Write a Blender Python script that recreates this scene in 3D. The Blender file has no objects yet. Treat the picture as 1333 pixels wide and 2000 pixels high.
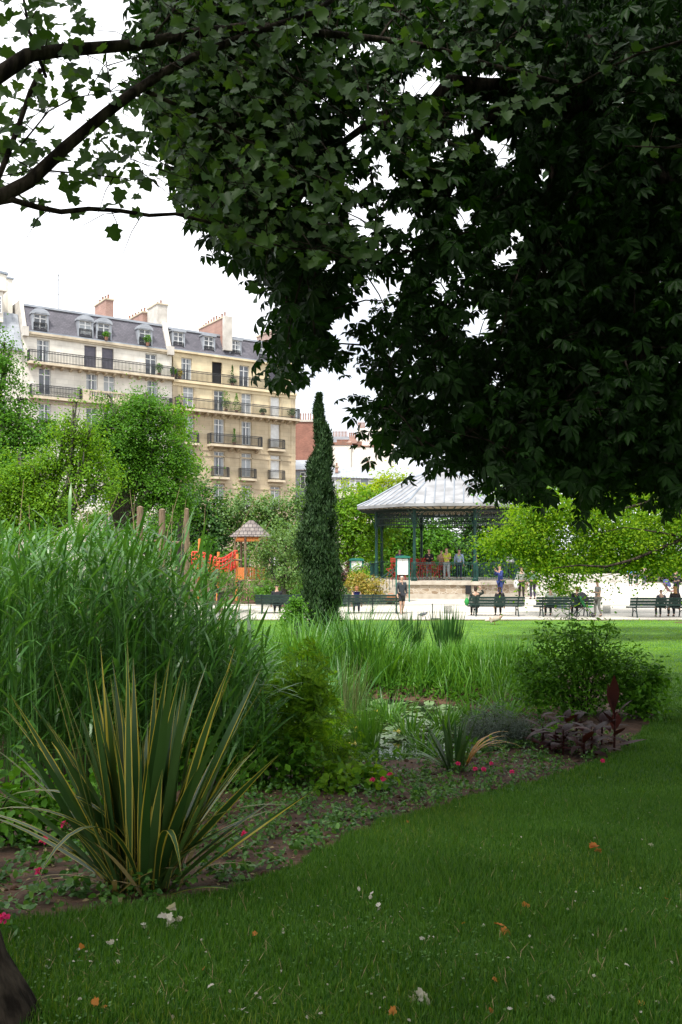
import bpy, math, random
import numpy as np
from mathutils import Vector, Matrix
R = math.radians
rng = np.random.default_rng(11); random.seed(11)
sc = bpy.context.scene
# ------------------------------------------------------------------ camera, sky, sun, exposure
F, HZ, CZ = 1750.0, 1080.0, 2.7            # focal length in photo pixels, eye-level row, eye height
cam = bpy.data.cameras.new('camera'); cam_o = bpy.data.objects.new('camera', cam)
sc.collection.objects.link(cam_o); sc.camera = cam_o
cam_o.location = (0, 0, CZ); cam_o.rotation_euler = (R(90), 0, 0)
cam.sensor_fit = 'VERTICAL'; cam.sensor_height = 36; cam.lens = F/2000*36
cam.shift_y = (HZ-1000)/2000; cam.clip_start = 0.05; cam.clip_end = 2000
SUN_EL, SUN_AZ = R(60), R(203)             # azimuth from +Y, clockwise
wd = bpy.data.worlds.new('World'); sc.world = wd; wd.use_nodes = True
nt = wd.node_tree; nt.nodes.clear()
out = nt.nodes.new('ShaderNodeOutputWorld'); mixs = nt.nodes.new('ShaderNodeMixShader')
bg1 = nt.nodes.new('ShaderNodeBackground'); bg2 = nt.nodes.new('ShaderNodeBackground')
sky = nt.nodes.new('ShaderNodeTexSky'); sky.sky_type = 'NISHITA'; sky.sun_disc = False
sky.sun_elevation = SUN_EL; sky.sun_rotation = SUN_AZ
nt.links.new(sky.outputs[0], bg1.inputs[0]); bg1.inputs[1].default_value = 0.12
tc = nt.nodes.new('ShaderNodeTexCoord'); nz = nt.nodes.new('ShaderNodeTexNoise')
nz.inputs['Scale'].default_value = 2.2; nz.inputs['Detail'].default_value = 6
nt.links.new(tc.outputs['Generated'], nz.inputs['Vector'])
cr = nt.nodes.new('ShaderNodeValToRGB'); cr.color_ramp.elements[0].position = .30; cr.color_ramp.elements[1].position = .50
cr.color_ramp.elements[0].color = (.38, .42, .48, 1); cr.color_ramp.elements[1].color = (1.05, 1.06, 1.08, 1)
nt.links.new(nz.outputs[0], cr.inputs[0]); nt.links.new(cr.outputs[0], bg2.inputs[0]); bg2.inputs[1].default_value = 1.12
mixs.inputs[0].default_value = .9
nt.links.new(bg1.outputs[0], mixs.inputs[1]); nt.links.new(bg2.outputs[0], mixs.inputs[2]); nt.links.new(mixs.outputs[0], out.inputs[0])
sl = bpy.data.lights.new('sun', 'SUN'); so = bpy.data.objects.new('sun', sl); sc.collection.objects.link(so)
sl.energy = 3.6; sl.angle = R(9); sl.color = (1, .97, .91)
sd = Vector((math.sin(SUN_AZ)*math.cos(SUN_EL), math.cos(SUN_AZ)*math.cos(SUN_EL), math.sin(SUN_EL)))
so.rotation_euler = (-sd).to_track_quat('-Z', 'Y').to_euler()
sc.view_settings.view_transform = 'Standard'; sc.view_settings.look = 'None'
sc.view_settings.exposure = 0.85; sc.view_settings.gamma = 1
sc.cycles.max_bounces = 6; sc.cycles.transparent_max_bounces = 6

# ------------------------------------------------------------------ helpers
def wx(px, d): return (px-666.5)/F*d
def wz(py, d): return CZ-(py-HZ)/F*d
def P(px, py, d): return (wx(px, d), d, wz(py, d))
def setp(o, label=None, cat=None, group=None, kind=None):
    if label: o['label'] = label
    if cat: o['category'] = cat
    if group: o['group'] = group
    if kind: o['kind'] = kind
    return o
def thing(name, label, cat, loc=(0,0,0), rz=0, group=None):
    o = bpy.data.objects.new(name, None); sc.collection.objects.link(o)
    o.empty_display_size = .2
    o.location = loc; o.rotation_euler = (0, 0, rz)
    return setp(o, label, cat, group)
def link(o, parent=None):
    sc.collection.objects.link(o)
    if parent: o.parent = parent
    return o
def copy_tree(o, parent=None):
    c = o.copy(); sc.collection.objects.link(c); c.parent = parent
    for ch in list(o.children): copy_tree(ch, c)
    return c
def np_mesh(name, V, Fc, k, mats, parent=None, off=(0,0,0), midx=None, smooth=False):
    """V (n,3), Fc (m,k) faces of k corners each"""
    me = bpy.data.meshes.new(name)
    V = np.asarray(V, dtype=np.float32) - np.asarray(off, dtype=np.float32); Fc = np.asarray(Fc, dtype=np.int32)
    me.vertices.add(len(V)); me.vertices.foreach_set('co', V.ravel())
    me.loops.add(Fc.size); me.loops.foreach_set('vertex_index', Fc.ravel())
    me.polygons.add(len(Fc)); me.polygons.foreach_set('loop_start', np.arange(len(Fc), dtype=np.int32)*k)
    me.polygons.foreach_set('loop_total', np.full(len(Fc), k, dtype=np.int32))
    for m in (mats if isinstance(mats, (list, tuple)) else [mats]): me.materials.append(m)
    if midx is not None: me.polygons.foreach_set('material_index', np.asarray(midx, dtype=np.int32))
    if smooth: me.polygons.foreach_set('use_smooth', np.ones(len(Fc), dtype=bool))
    me.update(calc_edges=True); me.validate()
    return link(bpy.data.objects.new(name, me), parent)
class MB:
    def __init__(s): s.v = []; s.f = []; s.m = []; s.mi = 0
    def add(s, vs, fs):
        b = len(s.v); s.v += [tuple(v) for v in vs]; s.f += [tuple(i+b for i in f) for f in fs]; s.m += [s.mi]*len(fs); return s
    def box(s, x0, x1, y0, y1, z0, z1):
        return s.add([(x0,y0,z0),(x1,y0,z0),(x1,y1,z0),(x0,y1,z0),(x0,y0,z1),(x1,y0,z1),(x1,y1,z1),(x0,y1,z1)],
                     [(0,3,2,1),(4,5,6,7),(0,1,5,4),(1,2,6,5),(2,3,7,6),(3,0,4,7)])
    def cbox(s, c, sz, rz=0, rx=0, ry=0):
        M = Matrix.Translation(c) @ Matrix.Rotation(rz,4,'Z') @ Matrix.Rotation(ry,4,'Y') @ Matrix.Rotation(rx,4,'X')
        a, b, h = sz[0]/2, sz[1]/2, sz[2]/2
        vs = [M @ Vector(p) for p in [(-a,-b,-h),(a,-b,-h),(a,b,-h),(-a,b,-h),(-a,-b,h),(a,-b,h),(a,b,h),(-a,b,h)]]
        return s.add(vs, [(0,3,2,1),(4,5,6,7),(0,1,5,4),(1,2,6,5),(2,3,7,6),(3,0,4,7)])
    def tube(s, pts, rad, n=6, cap=True):
        pts = [Vector(p) for p in pts]
        if not isinstance(rad, (list, tuple)): rad = [rad]*len(pts)
        b = len(s.v); up = Vector((0.13, 0.21, 1)).normalized()
        for i, p in enumerate(pts):
            t = (pts[min(i+1, len(pts)-1)]-pts[max(i-1, 0)]).normalized()
            a = t.cross(up)
            if a.length < .05: a = t.cross(Vector((1, 0, 0)))
            a.normalize(); c = t.cross(a)
            for k in range(n):
                th = 2*math.pi*k/n; s.v.append(tuple(p+(a*math.cos(th)+c*math.sin(th))*rad[i]))
        for i in range(len(pts)-1):
            for k in range(n):
                k2 = (k+1) % n
                s.f.append((b+i*n+k, b+i*n+k2, b+(i+1)*n+k2, b+(i+1)*n+k)); s.m.append(s.mi)
        if cap:
            s.f.append(tuple(b+k for k in range(n))[::-1]); s.m.append(s.mi)
            s.f.append(tuple(b+(len(pts)-1)*n+k for k in range(n))); s.m.append(s.mi)
        return s
    def lathe(s, prof, c=(0,0,0), n=12):
        b = len(s.v)
        for r, z in prof:
            for k in range(n):
                th = 2*math.pi*k/n; s.v.append((c[0]+r*math.cos(th), c[1]+r*math.sin(th), c[2]+z))
        for i in range(len(prof)-1):
            for k in range(n):
                k2 = (k+1) % n
                s.f.append((b+i*n+k, b+i*n+k2, b+(i+1)*n+k2, b+(i+1)*n+k)); s.m.append(s.mi)
        s.f.append(tuple(b+k for k in range(n))[::-1]); s.m.append(s.mi)
        s.f.append(tuple(b+(len(prof)-1)*n+k for k in range(n))); s.m.append(s.mi)
        return s
    def prism(s, poly, y0, y1):           # poly in (x,z), extruded along y
        n = len(poly); vs = [(x, y0, z) for x, z in poly]+[(x, y1, z) for x, z in poly]
        fs = [tuple(range(n)), tuple(range(2*n-1, n-1, -1))]+[(i, i+n, (i+1) % n+n, (i+1) % n) for i in range(n)]
        return s.add(vs, fs)
    def build(s, name, mats, parent=None, off=(0,0,0), smooth=False, loc=None):
        me = bpy.data.meshes.new(name)
        me.from_pydata([(x-off[0], y-off[1], z-off[2]) for x, y, z in s.v], [], s.f)
        for m in (mats if isinstance(mats, (list, tuple)) else [mats]): me.materials.append(m)
        me.polygons.foreach_set('material_index', s.m)
        if smooth: me.polygons.foreach_set('use_smooth', [True]*len(s.f))
        me.update(); o = link(bpy.data.objects.new(name, me), parent)
        if loc is not None: o.location = loc
        return o
# ------------------------------------------------------------------ materials
def nodes(name):
    m = bpy.data.materials.new(name); m.use_nodes = True; n = m.node_tree
    return m, n, n.nodes['Principled BSDF']
def mat(name, c, rough=.7, c2=None, scale=3, metal=0, bump=0, bscale=30, spec=.4, detail=6, stretch=None, lo=.35, hi=.65):
    m, n, p = nodes(name); p.inputs['Roughness'].default_value = rough; p.inputs['Metallic'].default_value = metal
    p.inputs['Specular IOR Level'].default_value = spec
    p.inputs['Base Color'].default_value = (*c, 1)
    t = n.nodes.new('ShaderNodeTexCoord'); vec = t.outputs['Object']
    if stretch:
        mp = n.nodes.new('ShaderNodeMapping'); mp.inputs['Scale'].default_value = stretch
        n.links.new(vec, mp.inputs[0]); vec = mp.outputs[0]
    if c2:
        z = n.nodes.new('ShaderNodeTexNoise'); z.inputs['Scale'].default_value = scale; z.inputs['Detail'].default_value = detail
        r = n.nodes.new('ShaderNodeValToRGB'); r.color_ramp.elements[0].position = lo; r.color_ramp.elements[1].position = hi
        r.color_ramp.elements[0].color = (*c, 1); r.color_ramp.elements[1].color = (*c2, 1)
        n.links.new(vec, z.inputs['Vector']); n.links.new(z.outputs[0], r.inputs[0]); n.links.new(r.outputs[0], p.inputs['Base Color'])
    if bump:
        z2 = n.nodes.new('ShaderNodeTexNoise'); z2.inputs['Scale'].default_value = bscale; z2.inputs['Detail'].default_value = 5
        b = n.nodes.new('ShaderNodeBump'); b.inputs['Strength'].default_value = bump; b.inputs['Distance'].default_value = .03
        n.links.new(vec, z2.inputs['Vector']); n.links.new(z2.outputs[0], b.inputs['Height']); n.links.new(b.outputs[0], p.inputs['Normal'])
    return m
def leafmat(name, c, c2, trans=.35, rough=.45, spec=.4, tcol=None):
    """leaf: colour varies leaf by leaf, part of the light passes through"""
    m, n, p = nodes(name); g = n.nodes.new('ShaderNodeNewGeometry'); r = n.nodes.new('ShaderNodeValToRGB')
    r.color_ramp.elements[0].color = (*c, 1); r.color_ramp.elements[1].color = (*c2, 1)
    n.links.new(g.outputs['Random Per Island'], r.inputs[0]); n.links.new(r.outputs[0], p.inputs['Base Color'])
    p.inputs['Roughness'].default_value = rough; p.inputs['Specular IOR Level'].default_value = spec
    tr = n.nodes.new('ShaderNodeBsdfTranslucent'); mx = n.nodes.new('ShaderNodeMixShader'); mx.inputs[0].default_value = trans
    gm = n.nodes.new('ShaderNodeMixRGB'); gm.blend_type = 'MULTIPLY'; gm.inputs[0].default_value = 1
    tc_ = tcol or (1.5, 1.35, .5); gm.inputs[2].default_value = (*tc_, 1)
    n.links.new(r.outputs[0], gm.inputs[1]); n.links.new(gm.outputs[0], tr.inputs[0])
    o = n.nodes['Material Output']; n.links.new(p.outputs[0], mx.inputs[1]); n.links.new(tr.outputs[0], mx.inputs[2]); n.links.new(mx.outputs[0], o.inputs[0])
    return m
def brickmat(name, c1, c2, mortar, scale, bw=.5, rh=.25, msize=.02, rough=.8, vertical=True, bump=.3):
    m, n, p = nodes(name); t = n.nodes.new('ShaderNodeTexCoord'); b = n.nodes.new('ShaderNodeTexBrick')
    mp = n.nodes.new('ShaderNodeMapping')
    if vertical: mp.inputs['Rotation'].default_value = (R(90), 0, 0)
    b.inputs['Color1'].default_value = (*c1, 1); b.inputs['Color2'].default_value = (*c2, 1); b.inputs['Mortar'].default_value = (*mortar, 1)
    b.inputs['Scale'].default_value = scale; b.inputs['Brick Width'].default_value = bw; b.inputs['Row Height'].default_value = rh
    b.inputs['Mortar Size'].default_value = msize
    n.links.new(t.outputs['Object'], mp.inputs[0]); n.links.new(mp.outputs[0], b.inputs[0])
    z = n.nodes.new('ShaderNodeTexNoise'); z.inputs['Scale'].default_value = .9; z.inputs['Detail'].default_value = 8
    n.links.new(t.outputs['Object'], z.inputs['Vector'])
    mr = n.nodes.new('ShaderNodeMapRange'); mr.inputs[1].default_value = .3; mr.inputs[2].default_value = .7; mr.inputs[3].default_value = .78; mr.inputs[4].default_value = 1.1
    n.links.new(z.outputs[0], mr.inputs[0])
    mm = n.nodes.new('ShaderNodeMixRGB'); mm.blend_type = 'MULTIPLY'; mm.inputs[0].default_value = 1
    n.links.new(b.outputs[0], mm.inputs[1]); n.links.new(mr.outputs[0], mm.inputs[2]); n.links.new(mm.outputs[0], p.inputs['Base Color'])
    p.inputs['Roughness'].default_value = rough
    return m
M = {}
M['stone_cream'] = brickmat('cream_stone', (.68,.64,.56), (.73,.69,.61), (.57,.53,.46), 1, 1.1, .42, .012)
M['stone_tan'] = brickmat('tan_stone', (.47,.38,.25), (.53,.44,.30), (.36,.29,.195), 1, 1.1, .42, .012)
M['stone_yellow'] = brickmat('yellow_stone', (.64,.53,.34), (.68,.57,.37), (.52,.43,.28), 1, 1.1, .42, .01)
M['stone_trim'] = mat('stone_trim', (.42,.35,.25), .85, (.56,.49,.37), 1.6, bump=.2)
M['cement'] = mat('cement', (.42,.39,.35), .9, (.55,.52,.47), 1.5)
M['slate'] = brickmat('slate', (.085,.08,.095), (.12,.11,.13), (.05,.05,.06), 1, .3, .16, .012, .55)
M['zinc'] = mat('zinc', (.20,.23,.27), .5, (.30,.33,.37), .8, metal=.35)
M['zinc_light'] = mat('zinc_light', (.27,.29,.32), .5, (.37,.39,.42), 1.2, metal=.35, stretch=(1,1,3))
M['zinc_roof'] = mat('zinc_roof', (.20,.20,.205), .55, (.31,.31,.32), 1.4, metal=.2, stretch=(1,1,2.5))
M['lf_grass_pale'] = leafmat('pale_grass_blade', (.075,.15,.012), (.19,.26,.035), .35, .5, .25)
M['brick'] = brickmat('red_brick', (.27,.12,.09), (.34,.17,.12), (.36,.29,.25), 1, .22, .075, .012)
M['brick_old'] = brickmat('old_red_brick', (.20,.065,.045), (.29,.11,.075), (.24,.15,.11), 1, .24, .08, .012)
M['pot'] = mat('chimney_clay', (.30,.14,.09), .8, (.2,.12,.09), 5)
M['white_paint'] = mat('white_paint', (.76,.77,.76), .5, (.66,.66,.65), 4)
M['glass'] = mat('window_glass', (.03,.04,.05), .08, (.08,.09,.11), .6, spec=.8)
M['dark'] = mat('dark_interior', (.012,.012,.014), .9)  # near-black standing in for unlit interiors; eyes use it too
M['shutter'] = mat('shutter_dark', (.10,.10,.13), .6, (.14,.13,.16), 4)
M['curtain'] = mat('curtain', (.30,.33,.36), .8, (.44,.46,.47), 5, stretch=(10,1,1))
M['iron'] = mat('black_iron', (.02,.022,.025), .5)
M['render_white'] = mat('white_render', (.62,.58,.50), .9, (.72,.68,.61), .6, stretch=(1,1,.3))
M['sand'] = mat('pale_sand', (.40,.37,.32), .95, (.50,.46,.40), 1.2, bump=.15, bscale=40)
M['soil'] = mat('soil', (.040,.020,.012), .95, (.105,.055,.032), 5, bump=1.0, bscale=14)
M['lawn'] = mat('lawn', (.035,.115,.008), .95, (.085,.19,.014), 1.1, bump=.6, bscale=60)
M['green_iron'] = mat('green_iron', (.004,.034,.028), .45, (.007,.05,.04), 4)
M['dark_green_iron'] = mat('dark_green_iron', (.006,.018,.017), .5, (.010,.026,.024), 4)
M['bench_green'] = mat('bench_green', (.008,.026,.023), .5, (.014,.038,.033), 6, stretch=(1,8,8))
M['board_green'] = mat('board_green', (.012,.12,.09), .5, (.02,.15,.11), 6)
M['rubble'] = None
M['stone_slab'] = mat('stone_slab', (.36,.31,.25), .85, (.47,.42,.35), 3, bump=.3)
M['timber'] = mat('timber', (.12,.08,.05), .8, (.22,.155,.10), 5, stretch=(6,6,1))
M['timber_orange'] = mat('stained_timber', (.58,.17,.04), .7, (.62,.24,.07), 4, stretch=(6,6,1))
M['shingle'] = brickmat('shingle', (.16,.13,.12), (.24,.21,.19), (.06,.05,.05), 1, .22, .2, .02)
M['red_net'] = mat('red_net', (.60,.045,.02), .6, (.50,.03,.02), 4)
M['bark'] = mat('bark', (.012,.009,.007), .95, (.055,.043,.033), 16, bump=1, bscale=26, stretch=(1,1,.22), spec=.1, lo=.42, hi=.62)
M['bark_grey'] = mat('bark_grey', (.05,.045,.035), .9, (.10,.09,.075), 6, bump=.6, bscale=20, stretch=(1,1,.35))
# stone rubble: voronoi cells with pale joints
m, n, p = nodes('rubble_stone'); t = n.nodes.new('ShaderNodeTexCoord'); v = n.nodes.new('ShaderNodeTexVoronoi'); v2 = n.nodes.new('ShaderNodeTexVoronoi')
mp = n.nodes.new('ShaderNodeMapping'); mp.inputs['Scale'].default_value = (1, 1, 1.5)
n.links.new(t.outputs['Object'], mp.inputs[0])
for q in (v, v2): q.inputs['Scale'].default_value = 3.6; n.links.new(mp.outputs[0], q.inputs['Vector'])
v2.feature = 'DISTANCE_TO_EDGE'
r1 = n.nodes.new('ShaderNodeValToRGB'); e = r1.color_ramp.elements; e[0].color = (.24,.17,.11,1); e[1].color = (.42,.35,.27,1)
sp = n.nodes.new('ShaderNodeSeparateColor'); n.links.new(v.outputs['Color'], sp.inputs[0]); n.links.new(sp.outputs[0], r1.inputs[0])
r2 = n.nodes.new('ShaderNodeValToRGB'); r2.color_ramp.elements[0].position = .02; r2.color_ramp.elements[1].position = .06
n.links.new(v2.outputs['Distance'], r2.inputs[0]); mx = n.nodes.new('ShaderNodeMixRGB'); mx.inputs[1].default_value = (.48,.43,.36,1)
n.links.new(r2.outputs[0], mx.inputs[0]); n.links.new(r1.outputs[0], mx.inputs[2]); n.links.new(mx.outputs[0], p.inputs['Base Color']); p.inputs['Roughness'].default_value = .9
M['rubble'] = m
# leaves
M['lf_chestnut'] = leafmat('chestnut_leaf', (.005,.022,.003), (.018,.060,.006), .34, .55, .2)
M['lf_plane'] = leafmat('plane_leaf', (.024,.070,.012), (.070,.15,.030), .40, .5, .4)
M['lf_dark'] = leafmat('dark_leaf', (.020,.065,.012), (.055,.15,.022), .3)
M['lf_mid'] = leafmat('mid_leaf', (.035,.125,.008), (.11,.27,.018), .4, .55, .2)
M['lf_soft'] = leafmat('soft_leaf', (.055,.14,.03), (.15,.26,.06), .4)
M['lf_bright'] = leafmat('bright_leaf', (.06,.18,.008), (.19,.35,.018), .45, .55, .2)
M['lf_yellow'] = leafmat('yellow_leaf', (.16,.28,.008), (.36,.44,.015), .45, .6, .15)
M['lf_iris_dark'] = leafmat('dark_iris_leaf', (.02,.075,.015), (.05,.14,.025), .25)
M['lf_bough'] = leafmat('bough_leaf', (.05,.16,.006), (.24,.36,.012), .5, .6, .15, (1.3,1.4,.3))
M['lf_gold'] = leafmat('golden_leaf', (.16,.20,.02), (.38,.26,.05), .35)
M['lf_purple'] = leafmat('purple_leaf', (.05,.02,.018), (.10,.035,.03), .25)
M['lf_cypress'] = leafmat('cypress_leaf', (.010,.032,.009), (.032,.068,.018), .1, .7, .2)
M['lf_reed'] = leafmat('reed_leaf', (.028,.11,.018), (.10,.25,.05), .35, .4, .5)
M['lf_reed_dry'] = leafmat('dry_reed', (.25,.19,.10), (.36,.29,.17), .2, .8, .2)
M['lf_iris'] = leafmat('iris_leaf', (.04,.15,.015), (.13,.30,.03), .35, .4, .4)
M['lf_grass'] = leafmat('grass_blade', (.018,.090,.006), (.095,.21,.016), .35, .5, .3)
M['lf_grass_sunlit'] = leafmat('grass_blade_sunlit', (.11,.26,.012), (.24,.42,.025), .4, .5, .3)  # brighter copy of the grass blade, sunlight on the far lawn put into colour
M['lf_flax'] = leafmat('flax_green', (.020,.065,.014), (.055,.115,.03), .2, .4, .5)
M['lf_flax_y'] = leafmat('flax_yellow', (.38,.32,.05), (.55,.46,.10), .3, .4, .4)
M['lf_orange'] = leafmat('orange_blade', (.45,.20,.02), (.55,.34,.06), .3)
M['lf_canna'] = leafmat('canna_leaf', (.022,.007,.008), (.065,.014,.012), .25, .5, .18)
M['lf_grey'] = leafmat('grey_leaf', (.08,.11,.09), (.15,.19,.16), .2, .7, .2)
M['lf_bed'] = leafmat('bed_leaf', (.025,.10,.015), (.12,.26,.05), .35)
M['lf_pale'] = leafmat('pale_dead_leaf', (.36,.33,.27), (.55,.52,.46), .2, .7, .2)
M['lf_rust'] = leafmat('rust_dead_leaf', (.38,.11,.02), (.50,.20,.05), .2, .7, .2)
M['petal_pink'] = leafmat('pink_petal', (.55,.02,.12), (.75,.05,.25), .3, .6, .2)
M['petal_yellow'] = leafmat('yellow_petal', (.70,.60,.15), (.85,.80,.35), .3, .6, .2)
M['petal_white'] = leafmat('white_petal', (.7,.72,.6), (.8,.8,.7), .3, .6, .2)
# ------------------------------------------------------------------ foliage generators
def unit(a): return a/np.maximum(np.linalg.norm(a, axis=-1, keepdims=True), 1e-9)
def T_diamond(w=.5): return np.array([(0,0,0),(w/2,.45,-.05),(0,1,0),(-w/2,.45,-.05)], float), np.array([[0,1,2,3]])
def T_leaf(w=.42): return (np.array([(0,0,0),(w*.42,.3,.06),(w*.5,.6,.05),(0,1,-.08),(-w*.5,.6,.05),(-w*.42,.3,.06),(0,.5,-.02)], float),
                           np.array([[0,1,2,6],[2,3,4,6],[4,5,0,6]]))
def T_palmate(n=7, w=.30):
    V = []; Fs = []
    for i in range(n):
        a = R(-118+236*i/(n-1)+5*math.sin(i*3.7)); L = 1-.42*abs(i-(n-1)/2)/((n-1)/2)
        b = len(V); ca, sa = math.cos(a), math.sin(a)
        for x, y, z in [(0,.04,0),(w*.26,.35,.03),(w*.5,.68,.02),(0,1,-.30),(0,.6,-.09),(-w*.26,.35,.03),(-w*.5,.68,.02)]:
            x *= L; y *= L; z = z*L-.30*y
            V.append((x*ca+y*sa, -x*sa+y*ca, z))
        Fs += [[b,b+1,b+2,b+3,b+4],[b,b+4,b+3,b+6,b+5]]
    return np.array(V), np.array(Fs)
def T_lobed():
    o = [(0,0),(.22,-.10),(.50,.05),(.36,.26),(.60,.48),(.34,.58),(.30,.80)]
    V = [(0,0,0),(0,1.02,-.12)]+[(x,y,.10*abs(x)*2) for x,y in o[1:]]+[(-x,y,.10*abs(x)*2) for x,y in o[1:]]
    r = list(range(2,8)); l = list(range(8,14))
    return np.array(V, float), np.array([[0]+r+[1], [1]+l[::-1]+[0]])
def T_frond(n=8):
    V = []; Fs = []
    for i in range(n):
        y = .12+.8*i/n; L = .34*math.sin(math.pi*(.18+.8*i/n))
        for s in (-1, 1):
            b = len(V); V += [(0,y,-y*y*.2),(s*L*.5,y+.10,-y*y*.2+.02),(s*L,y+.12,-y*y*.2-.03),(s*L*.5,y+.01,-y*y*.2+.02)]
            Fs.append([b,b+1,b+2,b+3])
    return np.array(V, float), np.array(Fs)
def leafmass(name, tmpl, pos, nrm, size, m, parent=None, off=(0,0,0), jitter=.5, down=0, tdir=None):
    """pos (N,3); nrm (N,3) preferred leaf normal; random spin; size (N,)"""
    V, Fc = tmpl; pos = np.asarray(pos, float); N = len(pos)
    z = unit(unit(np.asarray(nrm, float))+rng.normal(0, jitter, (N, 3)))
    t = rng.normal(0, 1, (N, 3)) if tdir is None else np.asarray(tdir, float)+rng.normal(0, .35, (N, 3))
    t[:, 2] -= down; y = unit(t-(t*z).sum(1, keepdims=True)*z); x = np.cross(y, z)
    s = np.broadcast_to(np.asarray(size, float), (N,)).reshape(N, 1, 1)
    W_ = (V[None, :, 0:1]*x[:, None]+V[None, :, 1:2]*y[:, None]+V[None, :, 2:3]*z[:, None])*s+pos[:, None]
    Fa = (Fc[None]+(np.arange(N)*len(V))[:, None, None]).reshape(-1, Fc.shape[1])
    return np_mesh(name, W_.reshape(-1, 3), Fa, Fc.shape[1], m, parent, off)
def blade_arrays(base, az, tilt, L, w, nseg=4, droop=1.0, taper=1.0, wbase=.6):
    """ribbon blades. tilt from vertical (rad); droop total added tilt"""
    N = len(base); p = np.array(base, float); d = tilt.copy()
    hx = np.stack([np.cos(az), np.sin(az), np.zeros(N)], 1); side = np.stack([-np.sin(az), np.cos(az), np.zeros(N)], 1)
    rows = []
    for i in range(nseg+1):
        f = i/nseg; wp = (wbase+(1-wbase)*min(1, f*2.5))*(1-max(0, (f-.45)/.55)**1.6*taper)
        rows.append((p.copy(), np.maximum(w*wp, w*.02), side))
        if i < nseg:
            dirv = hx*np.sin(d)[:, None]+np.array([0,0,1.])*np.cos(d)[:, None]
            p = p+dirv*(L/nseg)[:, None]; d = np.minimum(d+droop*(f+.4)/nseg*1.1, 2.9)
    return rows
def blades(name, base, az, tilt, L, w, m, nseg=4, droop=1.0, parent=None, off=(0,0,0), stripe=None, wbase=.6, twist=0):
    base = np.asarray(base, float); N = len(base); ar = lambda a: np.full(N, float(a)) if np.isscalar(a) else np.asarray(a, float)
    az, tilt, L, w, droop = map(ar, (az, tilt, L, w, droop))
    rows = blade_arrays(base, az, tilt, L, w, nseg, droop, wbase=wbase)
    tw = rng.normal(0, twist, N) if twist else np.zeros(N)
    hx = np.stack([np.cos(az), np.sin(az), np.zeros(N)], 1)
    cols = [-.5, .5] if stripe is None else [-.5, -.36, .05, .36, .5]
    K = len(cols); V = np.zeros((N, nseg+1, K, 3))
    for i, (p, wi, s) in enumerate(rows):
        s2 = s*np.cos(tw*i/nseg)[:, None]+hx*np.sin(tw*i/nseg)[:, None]
        for j, c in enumerate(cols):
            V[:, i, j] = p+s2*(wi*c)[:, None]
            if K > 2 and j == 2: V[:, i, j, 2] -= wi*.12
    Fs = []; mi = []
    for i in range(nseg):
        for j in range(K-1):
            Fs.append([i*K+j, i*K+j+1, (i+1)*K+j+1, (i+1)*K+j]); mi.append(1 if (stripe is not None and j in stripe) else 0)
    Fs = np.array(Fs); Fa = (Fs[None]+(np.arange(N)*(nseg+1)*K)[:, None, None]).reshape(-1, 4)
    return np_mesh(name, V.reshape(-1, 3), Fa, 4, m, parent, off, midx=np.tile(mi, N))
def rand_in_blobs(blobs, n, clump=.45, nper=30, shell=.55, flat=.55):
    """blobs: (cx,cy,cz,rx,ry,rz). clumps of leaves spread through the blobs, thicker near their surface"""
    w = np.array([b[3]*b[4]+b[4]*b[5]+b[3]*b[5] for b in blobs]); w /= w.sum(); nc = max(1, n//nper); out_p = []; out_n = []
    for b, k in zip(blobs, rng.multinomial(nc, w)):
        d = unit(rng.normal(0, 1, (k, 3))); r = shell+(1.04-shell)*rng.random((k, 1))**.7
        c = d*r*(.72+.42*rng.random((k, 1)))*np.array(b[3:6])+np.array(b[:3])
        cs = clump*(.6+.8*rng.random((k, 1)))
        sp = unit(d*np.array([1, 1, .5])+rng.normal(0, .45, (k, 3)))
        o = rng.normal(0, 1, (k, nper, 3))*cs[:, None]*np.array([.62, .62, flat*.6])+sp[:, None]*(rng.normal(.1, 1, (k, nper, 1))*cs[:, None]*1.05)
        o[:, :, 2] -= (o[:, :, 0]**2+o[:, :, 1]**2)*.25/np.maximum(cs, .05)
        out_p.append((c[:, None]+o).reshape(-1, 3))
        nn = d*.7+np.array([0, 0, .8]); out_n.append(np.repeat(nn, nper, 0))
    return np.concatenate(out_p), np.concatenate(out_n)
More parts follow.
